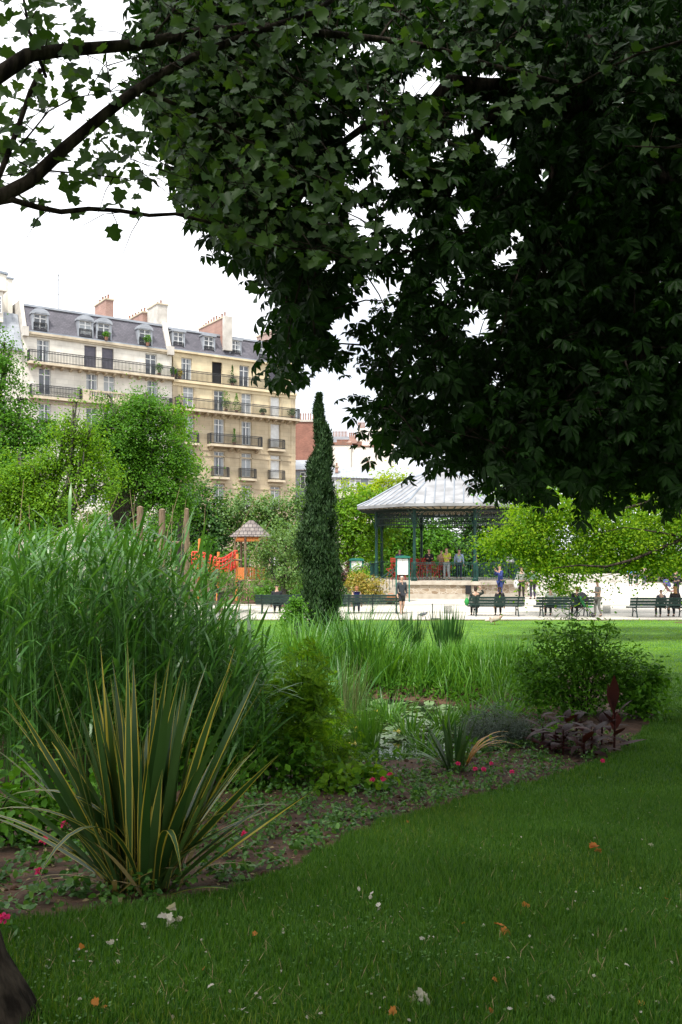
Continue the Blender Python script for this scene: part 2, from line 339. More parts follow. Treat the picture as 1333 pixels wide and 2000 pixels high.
def tree(name, label, cat, x, y, z0, blobs, n, m, size=.2, clump=.4, trunk_r=.16, bark='bark_grey', group=None, tmpl=None, nper=60, shell=.5, trunk=True, down=.3):
    root = thing(name, label, cat, (x, y, z0), group=group)
    bl = [(x+b[0], y+b[1], z0+b[2], b[3], b[4], b[5]) for b in blobs]
    p, q = rand_in_blobs(bl, n, clump, nper, shell)
    keep = p[:, 2] > z0+.05; p, q = p[keep], q[keep]
    leafmass('crown', tmpl or T_diamond(.55), p, q, size*(.6+.8*rng.random(len(p))), m, root, (x, y, z0), .55, down)
    if trunk:
        t = MB(); zc = min(b[2]-b[5]*.2 for b in bl); top = max(bl, key=lambda b: b[2])
        fork = Vector((x+rng.normal(0, .1), y, z0+max(.4, (zc-z0)*.75)))
        t.tube([(x, y, z0-.1), (x, y, z0+.15), fork], [trunk_r*1.35, trunk_r, trunk_r*.8], 8)
        for b in bl:
            e = Vector(b[:3])+Vector((0, 0, b[5]*.5)); mid = fork.lerp(e, .5)+Vector((rng.normal(0, .2), rng.normal(0, .2), -.1))
            t.tube([fork, mid, e], [trunk_r*.6, trunk_r*.4, trunk_r*.12], 6)
            for k in range(5):
                a = rng.normal(0, 1, 3); a[2] = abs(a[2])*.6; a = a/np.linalg.norm(a)
                e2 = Vector(b[:3])+Vector((a[0]*b[3]*.85, a[1]*b[4]*.85, a[2]*b[5]*.85)); s0 = mid.lerp(e, rng.random())
                t.tube([s0, s0.lerp(e2, .5)+Vector((0, 0, .1)), e2], [trunk_r*.25, trunk_r*.16, trunk_r*.05], 4)
        t.build('trunk', M[bark], root, (x, y, z0), smooth=True)
    return root
# ------------------------------------------------------------------ ground
ZN = ([-30,-5,0,3,5,8,10,12,14.5,38,47,400], [2.2,1.8,1.35,1.1,.80,.36,.15,.03,0,0,.25,.25])
POND = (-.6, 15.2, 4.0, 3.5)
def hz(x, y):
    x = np.asarray(x, float); y = np.asarray(y, float)
    z = np.interp(y, *ZN)
    r = np.sqrt(((x-POND[0])/POND[2])**2+((y-POND[1])/POND[3])**2)
    z = z-.75*np.clip((1.12-r)/.3, 0, 1)**1.5
    return z+.015*np.sin(x*1.7)*np.sin(y*1.3+.5)*(y < 36)
def h1(x, y): return float(hz(x, y))
def sheet(name, ys, xl, xr, nx, dz, m, kind='structure', thick=0):
    V = []; Fs = []
    for j, y in enumerate(ys):
        a, b = xl(y), xr(y)
        xs = a+(b-a)*np.linspace(0, 1, nx); zz = hz(xs, np.full(nx, y))+dz
        V += [(xs[i], y, zz[i]) for i in range(nx)]
    for j in range(len(ys)-1):
        for i in range(nx-1): Fs.append([j*nx+i, j*nx+i+1, (j+1)*nx+i+1, (j+1)*nx+i])
    o = np_mesh(name, V, Fs, 4, m, smooth=True); return setp(o, kind=kind)
ysg = list(np.arange(-30, 0, 2.))+list(np.arange(0, 24, .33))+list(np.arange(24, 60, 1.5))+[60, 80, 120, 200, 400, 900]
xa = np.concatenate([[-700, -300, -100, -40, -20], np.arange(-12, 12.1, .33), [20, 40, 100, 300, 700]])
V = []; Fs = []; nx = len(xa)
for y in ysg:
    zz = hz(xa, np.full(nx, y)); V += [(xa[i], y, zz[i]) for i in range(nx)]
for j in range(len(ysg)-1):
    for i in range(nx-1): Fs.append([j*nx+i, j*nx+i+1, (j+1)*nx+i+1, (j+1)*nx+i])
setp(np_mesh('ground', V, Fs, 4, M['soil'], smooth=True), kind='structure')
XE = ([-6, 3.6, 4.35, 4.75, 5.3, 5.9, 6.8, 7.7, 8.7, 10.2, 12, 14.8, 20], [-9, -2.6, -1.62, -.92, -.50, -.26, .06, .40, 1.10, 2.35, 3.72, 5.2, 5.9])
def xe(y): return float(np.interp(y, *XE))+.035*math.sin(y*9)+.02*math.sin(y*23)
sheet('lawn', list(np.arange(-6, 20.01, .2)), xe, lambda y: 26., 46, .012, M['lawn'])
sheet('lawn', list(np.arange(20.004, 36.2, .6)), lambda y: -7.+.4*math.sin(y), lambda y: 40., 50, .012, M['lawn'])
sheet('plaza', list(np.arange(36.2, 74, 1.2)), lambda y: -9 if y < 44 else -1.5, lambda y: 60., 50, .012, M['sand'])
# lawn edging lip of the plaza
wm, wn, wp = nodes('pond_water'); wp.inputs['Base Color'].default_value = (.012,.018,.012,1); wp.inputs['Roughness'].default_value = .04; wp.inputs['Specular IOR Level'].default_value = .8
wt = wn.nodes.new('ShaderNodeTexCoord'); wz_ = wn.nodes.new('ShaderNodeTexNoise'); wz_.inputs['Scale'].default_value = 9; wb = wn.nodes.new('ShaderNodeBump'); wb.inputs['Strength'].default_value = .12; wb.inputs['Distance'].default_value = .02
wn.links.new(wt.outputs['Object'], wz_.inputs['Vector']); wn.links.new(wz_.outputs[0], wb.inputs['Height']); wn.links.new(wb.outputs[0], wp.inputs['Normal'])
WZ = -.28
pts = [(POND[0]+POND[2]*1.1*math.cos(a), POND[1]+POND[3]*1.1*math.sin(a), WZ) for a in np.linspace(0, 2*math.pi, 49)[:-1]]
wmb = MB(); wmb.add(pts, [tuple(range(48))]); setp(wmb.build('pond_water', wm), kind='structure')

# ------------------------------------------------------------------ apartment buildings (local x along the facade, y into the building)
UA = math.atan2(.562, .827)
def s_of(px): x = px-666.5; d = 94.8/(1-3.886e-4*x); return (x/F*d+27.1)/.827
def wall_grid(mb, s0, s1, z0, z1, ops, y=0, rev=.28):
    S = sorted({s0, s1}|{v for o in ops for v in (o[0], o[0]+o[2])}); Z = sorted({z0, z1}|{v for o in ops for v in (o[1], o[1]+o[3])})
    for a, b in zip(S, S[1:]):
        for c, d in zip(Z, Z[1:]):
            ms, mz = (a+b)/2, (c+d)/2
            if any(o[0] < ms < o[0]+o[2] and o[1] < mz < o[1]+o[3] for o in ops): continue
            mb.add([(a, y, c), (b, y, c), (b, y, d), (a, y, d)], [(0, 1, 2, 3)])
    for x, z, w, h in ops:
        for q in [((x,z),(x+w,z)), ((x+w,z),(x+w,z+h)), ((x+w,z+h),(x,z+h)), ((x,z+h),(x,z))]:
            (a, c), (b, d) = q; mb.add([(a, y, c), (a, y+rev, c), (b, y+rev, d), (b, y, d)], [(0, 1, 2, 3)])
def window(parent, x, z, w, h, y, kind='glass', off=(0,0,0), bars=1, name='window'):
    """casement window: frame as part, pane (and curtain) as sub-parts"""
    f = MB(); t = .07
    f.box(x, x+t, y, y+.08, z, z+h); f.box(x+w-t, x+w, y, y+.08, z, z+h); f.box(x+t, x+w-t, y, y+.08, z+h-t, z+h); f.box(x+t, x+w-t, y, y+.08, z, z+t)
    f.box(x+w/2-.05, x+w/2+.05, y-.01, y+.07, z+t, z+h-t)
    zt = z+h*.76
    f.box(x+t, x+w/2-.05, y+.003, y+.07, zt-.04, zt+.04); f.box(x+w/2+.05, x+w-t, y+.003, y+.07, zt-.04, zt+.04)
    if bars > 1:
        for k in range(1, bars+1):
            zz = z+(zt-z)*k/(bars+1); f.box(x+t, x+w/2-.05, y+.006, y+.06, zz-.02, zz+.02); f.box(x+w/2+.05, x+w-t, y+.006, y+.06, zz-.02, zz+.02)
    if kind == 'shutter':
        o = MB(); o.box(x+.01, x+w-.01, y+.05, y+.09, z, z+h)
        for k in range(int(h/.1)): o.box(x+.03, x+w-.03, y+.03, y+.05, z+.03+k*.1, z+.09+k*.1)
        return o.build('shutter', M['shutter'], parent, off)
    if kind == 'open':
        o = MB(); o.box(x, x+w, y+.06, y+.09, z, z+h); return o.build('dark_room_panel', M['dark'], parent, off)  # dark panel painted as the shade of the room behind
    if kind == 'blind':
        o = MB(); o.box(x+.01, x+w-.01, y+.02, y+.06, z, z+h)
        for k in range(9): o.box(x+.04+k*w/9.2, x+.04+k*w/9.2+.05, y, y+.02, z, z+h)
        return o.build('shutter', M['white_paint'], parent, off)
    fo = f.build(name, M['white_paint'], parent, off)
    g = MB(); g.box(x+t, x+w-t, y+.04, y+.05, z+t, z+h-t); g.build('pane', M['glass'], fo, off)
    if kind == 'curtain':
        c = MB(); c.box(x+t, x+t+w*.2, y+.025, y+.035, z+t, z+h-t); c.box(x+w*.72, x+w-t, y+.025, y+.035, z+t, z+h-t); c.build('curtain', M['curtain'], fo, off)
    if kind == 'white':
        c = MB(); c.box(x+t, x+w-t, y+.025, y+.035, z+t, z+h*.97-t); c.build('curtain', M['curtain'], fo, off)
    return fo
def railing(parent, x0, x1, y0, y1, z, h=1.0, sides=True, name='balcony_railing', off=(0,0,0), m='iron', step=.13, arch=False):
    b = MB(); r = .022
    for zz in (z+h, z+.09, z+h*.84): b.box(x0, x1, y0-r*1.3, y0+r*1.3, zz-r*1.2, zz+r*1.2)
    n = int((x1-x0)/step)
    for i in range(n+1):
        xx = x0+(x1-x0)*i/n; rr = r*(1.6 if i in (0, n) else .72); b.box(xx-rr, xx+rr, y0-rr, y0+rr, z, z+h-r*1.3)
        if arch and i < n:
            xm = xx+(x1-x0)/n/2; b.cbox((xm, y0, z+h*.45), (.10, .02, .03), ry=.8); b.cbox((xm, y0+.003, z+h*.3), (.10, .02, .03), ry=-.8)
    if sides:
        for xx in (x0, x1):
            b.box(xx-r, xx+r, y0+r*2, y1, z+h-r, z+h+r); b.box(xx-r, xx+r, y0+r*2, y1, z+.07, z+.11)
            k = max(1, int((y1-y0)/step))
            for j in range(1, k+1): yy = y0+(y1-y0)*j/k; b.box(xx-r*.7, xx+r*.7, yy-r, yy+r, z, z+h-r)
    return b.build(name, M[m], parent, off)
def pots(mb, x0, x1, y, z, n, r=.10, h=.4):
    for i in range(n):
        xx = x0+(x1-x0)*(i+.5)/n; q = MB(); q.lathe([(r, 0), (r*.8, h*.8*(.8+.2*random.random())), (r*1.05, h*1.02)], (xx, y, z), 7); q.build('chimney_pot', M['pot'], mb)
def chimney(parent, x0, x1, y0, y1, z0, z1, m, npots, off=(0,0,0)):
    b = MB(); b.box(x0, x1, y0, y1, z0, z1); c = b.build('chimney', M[m], parent, off)
    k = MB(); k.box(x0-.08, x1+.08, y0-.08, y1+.08, z1, z1+.14); k.build('chimney_cap', M['stone_trim'], c, off)
    along_y = (y1-y0) > (x1-x0)
    for i in range(npots):
        if along_y: c0 = ((x0+x1)/2, y0+(y1-y0)*(i+.5)/npots, z1+.14)
        else: c0 = (x0+(x1-x0)*(i+.5)/npots, (y0+y1)/2, z1+.14)
        hh = .35+.25*random.random(); p = MB(); p.lathe([(.11, 0), (.09, hh*.8), (.12, hh)], c0, 7); p.build('chimney_pot', M['pot'], c, off)
    return c
def balcony(parent, x0, x1, z, depth, brackets, h=1.0, th=.16, arch=False, bz=.38):
    s = MB(); s.box(x0, x1, -depth, -.003, z-th, z); s.box(x0-.04, x1+.04, -depth-.05, -.003, z-th-.07, z-th)
    o = s.build('balcony', M['stone_trim'], parent)
    railing(o, x0+.04, x1-.04, -depth+.05, -.02, z, h, arch=arch)
    for xx in brackets: b = MB(); b.add(
        [(xx-.11,-.003,z-th-.07),(xx+.11,-.003,z-th-.07),(xx+.11,-depth*.8,z-th-.07),(xx-.11,-depth*.8,z-th-.07),(xx-.11,-.003,z-th-.07-bz),(xx+.11,-.003,z-th-.07-bz),(xx+.11,-depth*.65,z-th-.22),(xx-.11,-depth*.65,z-th-.22)],
        [(4,5,6,7),(7,6,2,3),(4,7,3,0),(5,1,2,6)]); b.build('bracket', M['stone_trim'], o)
    return o
def mansard(parent, s0, s1, zc, zt, y0, y1, depth, flat_rise=.7):
    b = MB(); b.add([(s0,y0,zc),(s1,y0,zc),(s1,y1,zt),(s0,y1,zt),(s0,depth,zc),(s1,depth,zc),(s0,depth,zt),(s1,depth,zt)], [(0,1,2,3),(0,3,6,4),(1,5,7,2)])
    o = b.build('mansard_roof', M['slate'], parent)
    t = MB(); t.add([(s0,y1-.05,zt),(s1,y1-.05,zt),(s1,y1-.05,zt+.16),(s0,y1-.05,zt+.16),(s1,depth*.5,zt+flat_rise),(s0,depth*.5,zt+flat_rise),(s1,depth,zt),(s0,depth,zt)], [(0,1,2,3),(3,2,4,5),(5,4,6,7),(0,3,5,7),(1,6,4,2)])
    t.box(s0, s1, y1-.12, y1-.05, zt+.02, zt+.2)
    t.build('roof_top', M['zinc_light'], o)
    g = MB(); g.box(s0, s1, y0-.22, y0-.02, zc-.02, zc+.12); g.build('gutter', M['zinc'], o)
    return o
def dormer(parent, x, z, w, h, y, arched, kind, back=1.6, off=(0,0,0)):
    """zinc-cheeked dormer with a casement window"""
    t = .16; b = MB()
    b.box(x-t, x, y, y+back, z-.05, z+h); b.box(x+w, x+w+t, y, y+back, z-.05, z+h)
    if arched:
        n = 8; c = x+w/2; r = w/2+t+.06; pr = [(c-r, z+h)]+[(c+r*math.cos(math.pi*(1-i/n)), z+h+.62*r*math.sin(math.pi*(i/n))) for i in range(n+1)]+[(c+r, z+h)]
        b.prism([(c-r, z+h-.02)]+pr[1:-1][0:0]+[(c+r*math.cos(math.pi*(1-i/n)), z+h+.02+.62*r*math.sin(math.pi*(i/n))) for i in range(n+1)]+[(c+r, z+h-.02)], y-.12, y+back)
        ri = r*.72; b.prism([(c+ri*math.cos(math.pi*(1-i/n)), z+h+.08+.55*ri*math.sin(math.pi*(i/n))) for i in range(n+1)], y-.16, y-.12)
    else:
        b.box(x-t-.08, x+w+t+.08, y-.15, y+back, z+h, z+h+.14)
    b.box(x-t, x+w+t, y-.06, y-.003, z-.17, z-.05)
    o = b.build('dormer', M['zinc_light'], parent, off)
    window(o, x, z, w, h, y+.08, kind, off, bars=2)
    railing(o, x, x+w, y-.03, y, z, .75, False, off=off)
    return o
O = (-27.1, 76.4, .25)
def zz(z): return z-.25
# --- cream building
B1 = thing('apartment_building', 'cream-white apartment building with round-topped dormers on its slate roof, left of the tan one', 'building', O, UA)
L1 = 13.62; px4 = [88, 180, 214, 298.5]; c1 = [s_of(p) for p in px4]; fl = [0, 3.6, 6.75, 9.9, 13.05, 16.1, 19.0]
ops = []; kinds = {}
for fi, z in enumerate(fl[:6]):
    for j, c in enumerate(c1): ops.append((c-.52, z+(.05 if fi else .1), 1.04, 2.25)); kinds[len(ops)-1] = ['glass','curtain','white','curtain','glass'][(fi*2+j) % 5]
w = MB(); wall_grid(w, 0, L1, 0, zz(19.1), ops); w.box(0, L1, .29, 12, 0, zz(19.0)); w.build('wall', M['stone_cream'], B1)
for i, (x, z, a, b) in enumerate(ops): window(B1, x, z, a, b, .18, kinds[i], bars=1)
ops = [(c-.55+d, zz(19.15), 1.1, 2.0) for c, d in zip(c1, (-.1, -.1, -.1, -.1))]
w = MB(); wall_grid(w, 0, L1, zz(19.1), zz(21.65), ops, .12); w.box(0, L1, .41, 12, zz(19.1), zz(21.6)); w.build('attic_wall', M['stone_cream'], B1)
for (x, z, a, b), k in zip(ops, ['curtain', 'shutter', 'shutter', 'glass']): window(B1, x, z, a, b, .3, k)
w = MB(); w.box(-.05, L1, -.15, .117, zz(21.45), zz(21.65)); w.box(-.05, L1, -.05, .117, zz(21.3), zz(21.45)); w.build('cornice', M['stone_trim'], B1)
balcony(B1, .3, L1-.1, zz(19.05), .75, list(np.arange(.9, 13.3, .78)), .95, bz=.25)
balcony(B1, .5, 4.9, zz(16.15), .6, [1.0, 4.3], .95, arch=True)
balcony(B1, 9.6, 13.4, zz(16.15), .6, [10, 13], .95, arch=True)
# balustrade of stone in the middle
b = MB(); b.box(4.95, 9.55, -.75, -.003, zz(15.95), zz(16.12)); b.box(4.95, 9.55, -.75, -.55, zz(16.95), zz(17.1)); b.box(4.95, 5.5, -.74, -.56, zz(16.12), zz(16.95)); b.box(9.0, 9.55, -.74, -.56, zz(16.12), zz(16.95)); b.box(7.0, 7.4, -.74, -.56, zz(16.12), zz(16.95))
for x in np.arange(5.65, 8.95, .23):
    if not 6.9 < x < 7.5: b.lathe([(.05, 0), (.09, .3), (.045, .55), (.08, .82)], (x, -.65, zz(16.12)), 7)
b.build('balustrade', M['stone_trim'], B1)
for j in (1, 2): balcony(B1, c1[j]-.75, c1[j]+.75, zz(13.2), .35, [], .95)
balcony(B1, c1[0]-.75, c1[0]+.75, zz(13.2), .35, [], .95)
w = MB()
for z in (zz(15.6), zz(12.9), zz(9.8)): w.box(0, L1, -.07, -.003, z, z+.18)
for c in c1:
    for z in fl[1:6]: w.box(c-.68, c+.68, -.06, -.003, z+2.36, z+2.52)
w.build('string_course', M['stone_trim'], B1)
mansard(B1, .35, L1-.5, zz(21.65), zz(24.1), .15, 1.25, 12)
for j, (p, k) in enumerate(zip([82, 170.5, 206.5, 287], ['glass', 'white', 'open', 'open'])): dormer(B1, s_of(p)-.55+(-.05), zz(21.85), 1.1, 1.5, .28, True, k if k != 'open' else 'glass')
# party-wall parapets sloping with the roof
for x0, x1, m_ in ((0, .33, 'cement'), (L1-.49, L1, 'cement')):
    b = MB(); b.add([(x0,-.1,zz(21.5)),(x1,-.1,zz(21.5)),(x1,1.3,zz(24.6)),(x0,1.3,zz(24.6)),(x0,12,zz(24.6)),(x1,12,zz(24.6)),(x0,12,zz(21.5)),(x1,12,zz(21.5))], [(0,1,2,3),(3,2,5,4),(0,3,4,6),(1,7,5,2)])
    b.box(x0-.06, x1+.06, -.35, .1, zz(21.2), zz(22.0)); b.build('parapet', M[m_], B1)
chimney(B1, 8.0, 8.75, 2.2, 5.2, zz(23.9), zz(26.1), 'brick', 4)
chimney(B1, L1-1.25, L1-.5, 4.2, 9.0, zz(23.9), zz(26.0), 'brick', 6)
chimney(B1, L1-.8, L1+.25, 1.6, 4.1, zz(23.9), zz(26.3), 'cement', 3)
b = MB(); b.tube([(3.9, 3, zz(24.2)), (3.9, 3, zz(28))], .03, 5)
for z_, l in ((27.8, .5), (27.4, .4), (26.1, .35)): b.tube([(3.9-l, 3, zz(z_)), (3.9+l, 3, zz(z_))], .015, 4)
for k in range(5): b.tube([(3.5+k*.2, 2.7, zz(27.8)), (3.5+k*.2, 3.3, zz(27.8))], .012, 4)
b.build('aerial', M['iron'], B1)
# --- tan building
L2 = 13.5; O2 = (O[0]+.827*(L1+.03), O[1]+.562*(L1+.03), .25)
B2 = thing('apartment_building', 'tan stone apartment building with flat-topped dormers, right of the cream one and behind the cypress', 'building', O2, UA)
q = L1+.03; c2 = [s_of(p)-q for p in (368.8, 428.6, 482, 538.3)]
ops = []; kk = []
KT = {0: ['glass']*4, 1: ['glass','glass','white','glass'], 2: ['glass','curtain','curtain','white'], 3: ['curtain','curtain','white','blind'], 4: ['white','curtain','curtain','blind']}
for fi, z in enumerate([0, 3.6, 6.75, 9.9, 13.05]):
    for j, c in enumerate(c2): ops.append((c-.55, z+.08, 1.1, 2.3)); kk.append(KT[fi][j])
w = MB(); wall_grid(w, 0, L2, 0, zz(16.05), ops); w.box(0, L2, .29, 12, 0, zz(16.0)); w.build('wall', M['stone_tan'], B2)
for o_, k in zip(ops, kk): window(B2, *o_[:2], o_[2], o_[3], .18, k)
ops = [(c-.55, zz(16.2), 1.1, 2.25) for c in c2]
w = MB(); wall_grid(w, 0, L2, zz(16.05), zz(19.0), ops); w.box(0, L2, .29, 12, zz(16.05), zz(18.95)); w.build('upper_wall', M['stone_yellow'], B2)
for o_, k in zip(ops, ['white', 'glass', 'white', 'blind']): window(B2, *o_[:2], o_[2], o_[3], .18, k)
ops = [(c-.5, zz(19.2), 1.1, 2.1) for c in c2]
w = MB(); wall_grid(w, .3, L2-.2, zz(19.0), zz(21.9), ops, .55); w.box(.3, L2-.2, .84, 12, zz(19.0), zz(21.85)); w.build('attic_wall', M['stone_yellow'], B2)
for o_, k in zip(ops, ['curtain', 'open', 'glass', 'shutter']): window(B2, *o_[:2], o_[2], o_[3], .73, k)
w = MB(); w.box(.2, L2, .3, .547, zz(21.72), zz(21.9)); w.box(0, L2, -.3, -.003, zz(18.75), zz(18.99)); w.box(0, L2, -.1, -.003, zz(18.45), zz(18.75)); w.build('cornice', M['stone_yellow'], B2)
railing(B2, .4, L2-.15, -.15, .4, zz(19.0), 1.0)
balcony(B2, .15, L2+.02, zz(16.3), .85, list(np.arange(.9, 13.4, .83)), 1.0, bz=.32)
balcony(B2, c2[1]-1.3, c2[2]+1.35, zz(13.15), .85, [c2[1]-1.0, (c2[1]+c2[2])/2-.4, (c2[1]+c2[2])/2+.4, c2[2]+1.05], 1.0, bz=.4)
for c, z in ((c2[0], 13.15), (c2[3], 13.15), (c2[1], 10.05), (c2[2], 10.05), (c2[3], 10.05), (c2[0], 10.05)): balcony(B2, c-.9, c+.9, zz(z), .45, [], .95)
w = MB()
for z in (12.55, 12.0, 9.0): w.box(0, L2, -.06, -.003, zz(z), zz(z)+.12)
for c in c2:
    for z in [3.6, 6.75, 9.9, 13.05, 16.1]:
        w.box(c-.75, c-.6, -.06, -.003, z, z+2.45); w.box(c+.6, c+.75, -.06, -.003, z, z+2.45); w.box(c-.8, c+.8, -.09, -.003, z+2.45, z+2.62)
for x in (0, L2-.55): w.box(x, x+.5, -.05, -.003, 0, zz(18.4))
w.build('stone_dressing', M['stone_tan'], B2)
mansard(B2, .3, L2-.25, zz(21.9), zz(24.1), .6, 1.7, 12)
for p, k in zip([353.5, 413.5, 465.7, 520.3], ['glass', 'glass', 'curtain', 'glass']): dormer(B2, s_of(p)-q-.35, zz(22.0), 1.0, 1.75, .85, False, k)
chimney(B2, 5.75, 6.5, 1.0, 6.5, zz(22.2), zz(25.8), 'brick', 9)
b = MB(); b.box(5.7, 6.55, .55, .98, zz(22.6), zz(25.95)); b.build('chimney_stack', M['cement'], B2)
chimney(B2, L2-.95, L2+.25, 2.0, 6.5, zz(22), zz(25.9), 'brick', 4)
b = MB(); b.add([(L2-.24,.3,zz(21.6)),(L2,.3,zz(21.6)),(L2,1.8,zz(24.6)),(L2-.24,1.8,zz(24.6)),(L2-.24,12,zz(24.6)),(L2,12,zz(24.6)),(L2-.24,12,zz(21.6)),(L2,12,zz(21.6))], [(0,1,2,3),(3,2,5,4),(0,3,4,6),(1,7,5,2)]); b.build('parapet', M['stone_yellow'], B2)
# --- grey-roofed building at the left edge
O0 = (O[0]-.827*13, O[1]-.562*13, .25)
B0 = thing('apartment_building', 'building with blue-grey metal roof and pale gable, cut by the left edge of the photo', 'building', O0, UA)
w = MB(); cs0 = [1.2, 4.2, 7.2, 10.6]
ops = [(c, z+.05, 1.1, 2.2) for z in fl[:6] for c in cs0]; wall_grid(w, 0, 12.95, 0, zz(20), ops); w.box(0, 12.95, .29, 12, 0, zz(19.9)); w.build('wall', M['stone_cream'], B0)
for x, z, a, b_ in ops: window(B0, x, z, a, b_, .18, 'glass')
b = MB(); b.add([(0,-.05,zz(20)),(12.95,-.05,zz(20)),(12.95,1.6,zz(23.4)),(0,1.6,zz(23.4)),(0,12,zz(23.4)),(12.95,12,zz(23.4)),(0,12,zz(20)),(12.95,12,zz(20))], [(0,1,2,3),(3,2,5,4),(0,3,4,6),(1,7,5,2)])
for x in np.arange(.5, 12.9, .6): b.add([(x-.03,-.06,zz(20)),(x+.03,-.06,zz(20)),(x+.03,1.57,zz(23.45)),(x-.03,1.57,zz(23.45))], [(0,1,2,3)])
b.box(0, 12.95, -.3, -.06, zz(19.85), zz(20.1)); b.build('metal_roof', M['zinc_light'], B0)
b = MB(); b.box(9.9, 11.5, .6, 3, zz(23.4-1.1), zz(24.9)); b.prism([(9.7, zz(24.9)), (11.75, zz(24.9)), (11.75, zz(25.0)), (9.7, zz(25.15))], .4, 3); o = b.build('dormer', M['render_white'], B0)
window(o, 10.05, zz(23.0), 1.3, 1.45, .5, 'glass', bars=2)
b = MB(); b.prism([(8.6, zz(23.3)), (12.3, zz(23.3)), (12.3, zz(26.9)), (11.7, zz(27.0)), (8.6, zz(25.3))], 2.6, 3.2); b.box(12.32, 12.75, 2.5, 5.5, zz(21), zz(26.6)); b.build('gable', M['render_white'], B0)
b = MB(); b.prism([(8.5, zz(25.3)), (11.65, zz(27.0)), (12.4, zz(26.95)), (12.4, zz(27.15)), (11.6, zz(27.2)), (8.5, zz(25.5))], 2.5, 3.3); b.box(12.25, 12.85, 2.4, 5.6, zz(26.61), zz(26.75)); b.build('coping', M['zinc'], B0)

# --- buildings seen between the tan one and the trees
B3 = thing('brick_building', 'old red brick side wall behind the tan building, left of the cypress', 'building', (wx(560, 108), 108, .25))
b = MB(); bw = wx(632, 108)-wx(560, 108); b.box(0, bw, 0, 9, 0, wz(824, 108)-.25); b.build('wall', M['brick_old'], B3)
b = MB(); b.box(-.1, bw+.1, -.12, 9, wz(824, 108)-.25, wz(820, 108)-.25); b.build('coping', M['cement'], B3)
pots(B3, 1.5, bw-.2, 1.5, wz(820, 108)-.25, 9, .09, 1.0)
B4 = thing('lean_to', 'low grey zinc-roofed annex with a skylight beside the tan building', 'building', (wx(570, 103), 103, .25))
b = MB(); b.box(0, 2.4, 0, 4, 0, wz(918, 103)-.25); b.build('wall', M['zinc'], B4)
b = MB(); b.add([(-.2,-.4,wz(918,103)-.25),(2.7,-.4,wz(918,103)-.25),(2.7,1.5,wz(896,103)-.25),(-.2,1.5,wz(896,103)-.25),(2.7,4,wz(893,103)-.25),(-.2,4,wz(893,103)-.25)], [(0,1,2,3),(3,2,4,5)]); b.build('roof', M['zinc_light'], B4)
window(B4, 1.0, wz(955, 103)-.25, 1.1, 1.9, -.1, 'glass')
B5 = thing('rendered_building', 'windowless white rendered house with clay chimney pots, behind the bandstand roof', 'building', (wx(640, 118), 118, .25))
D5 = 118
def bx5(mb, pa, pb, ya, yb, y0, y1): mb.box(wx(pa, D5)-wx(640, D5), wx(pb, D5)-wx(640, D5), y0, y1, wz(yb, D5)-.25, wz(ya, D5)-.25)
b = MB(); b.prism([(0, 0), (wx(686, D5)-wx(640, D5), 0), (wx(686, D5)-wx(640, D5), wz(866, D5)), (0, wz(873, D5))], 0, 8); bx5(b, 686.3, 770, 872, 1062, .4, 8); bx5(b, 700, 742, 830, 871.5, 3, 8); bx5(b, 738, 775, 815, 871.5, 5, 9); b.build('wall', M['render_white'], B5)
b = MB(); bx5(b, 640, 688, 864, 869, -.1, 8.1); bx5(b, 686, 770, 869.5, 871.6, .3, 8); b.build('coping', M['pot'], B5)
b = MB(); bx5(b, 642, 684, 845, 863.8, 4, 9); b.build('zinc_roof', M['zinc_light'], B5)
b = MB(); bx5(b, 681, 698, 858, 864, 1, 3); bx5(b, 683, 697, 850, 858, 1.2, 2.8); c_ = b.build('chimney', M['brick'], B5)
k5 = lambda p: wx(p, D5)-wx(640, D5)
pots(c_, k5(650), k5(680), 5, wz(846, D5)-.25, 10, .08, .9); pots(c_, k5(658), k5(682), 2, wz(864, D5)-.25, 8, .12, .6); pots(c_, k5(690), k5(708), 2, wz(869, D5)-.25, 6, .12, .7); pots(c_, k5(700), k5(715), 4, wz(830, D5)-.25, 6, .08, .9); pots(c_, k5(682), k5(697), 2, wz(850, D5)-.25, 4, .12, .6)
B6 = thing('low_building', 'low house with seamed grey zinc roof and dormer windows, left of the bandstand', 'building', (wx(636, 100), 100, .25))
k6 = lambda p: wx(p, 100)-wx(636, 100)
b = MB(); b.box(0, k6(790), 0, 8, 0, wz(958, 100)-.25); b.build('wall', M['render_white'], B6)
b = MB(); b.box(0, k6(790), -.05, .4, wz(958, 100)-.245, wz(932, 100)-.25); b.build('slate_face', M['zinc'], B6)
b = MB(); za, zb = wz(932, 100)-.25, wz(908, 100)-.25
b.add([(-.2,-.4,za),(k6(794),-.4,za-.3),(k6(780),2.6,zb-.1),(-.2,2.6,zb),(k6(780),8,zb),(-.2,8,zb)], [(0,1,2,3),(3,2,4,5)])
for i in range(24): f_ = (i+.5)/24; xx = f_*k6(790); b.add([(xx-.03,-.42,za-.3*f_+.05),(xx+.03,-.42,za-.3*f_+.05),(xx*.985+.03,2.6,zb+.05),(xx*.985-.03,2.6,zb+.05)], [(0,1,2,3)])
b.build('roof', M['zinc_light'], B6)
for p in (644, 683, 720, 757): window(B6, k6(p), wz(957, 100)-.25, 1.25, 1.35, -.18, 'white')
chimney(B6, k6(655), k6(661), .6, 1.2, wz(922, 100)-.25, wz(912, 100)-.25, 'brick', 1); chimney(B6, k6(714), k6(727), 3, 3.8, wz(915, 100)-.25, wz(905, 100)-.25, 'brick', 3)
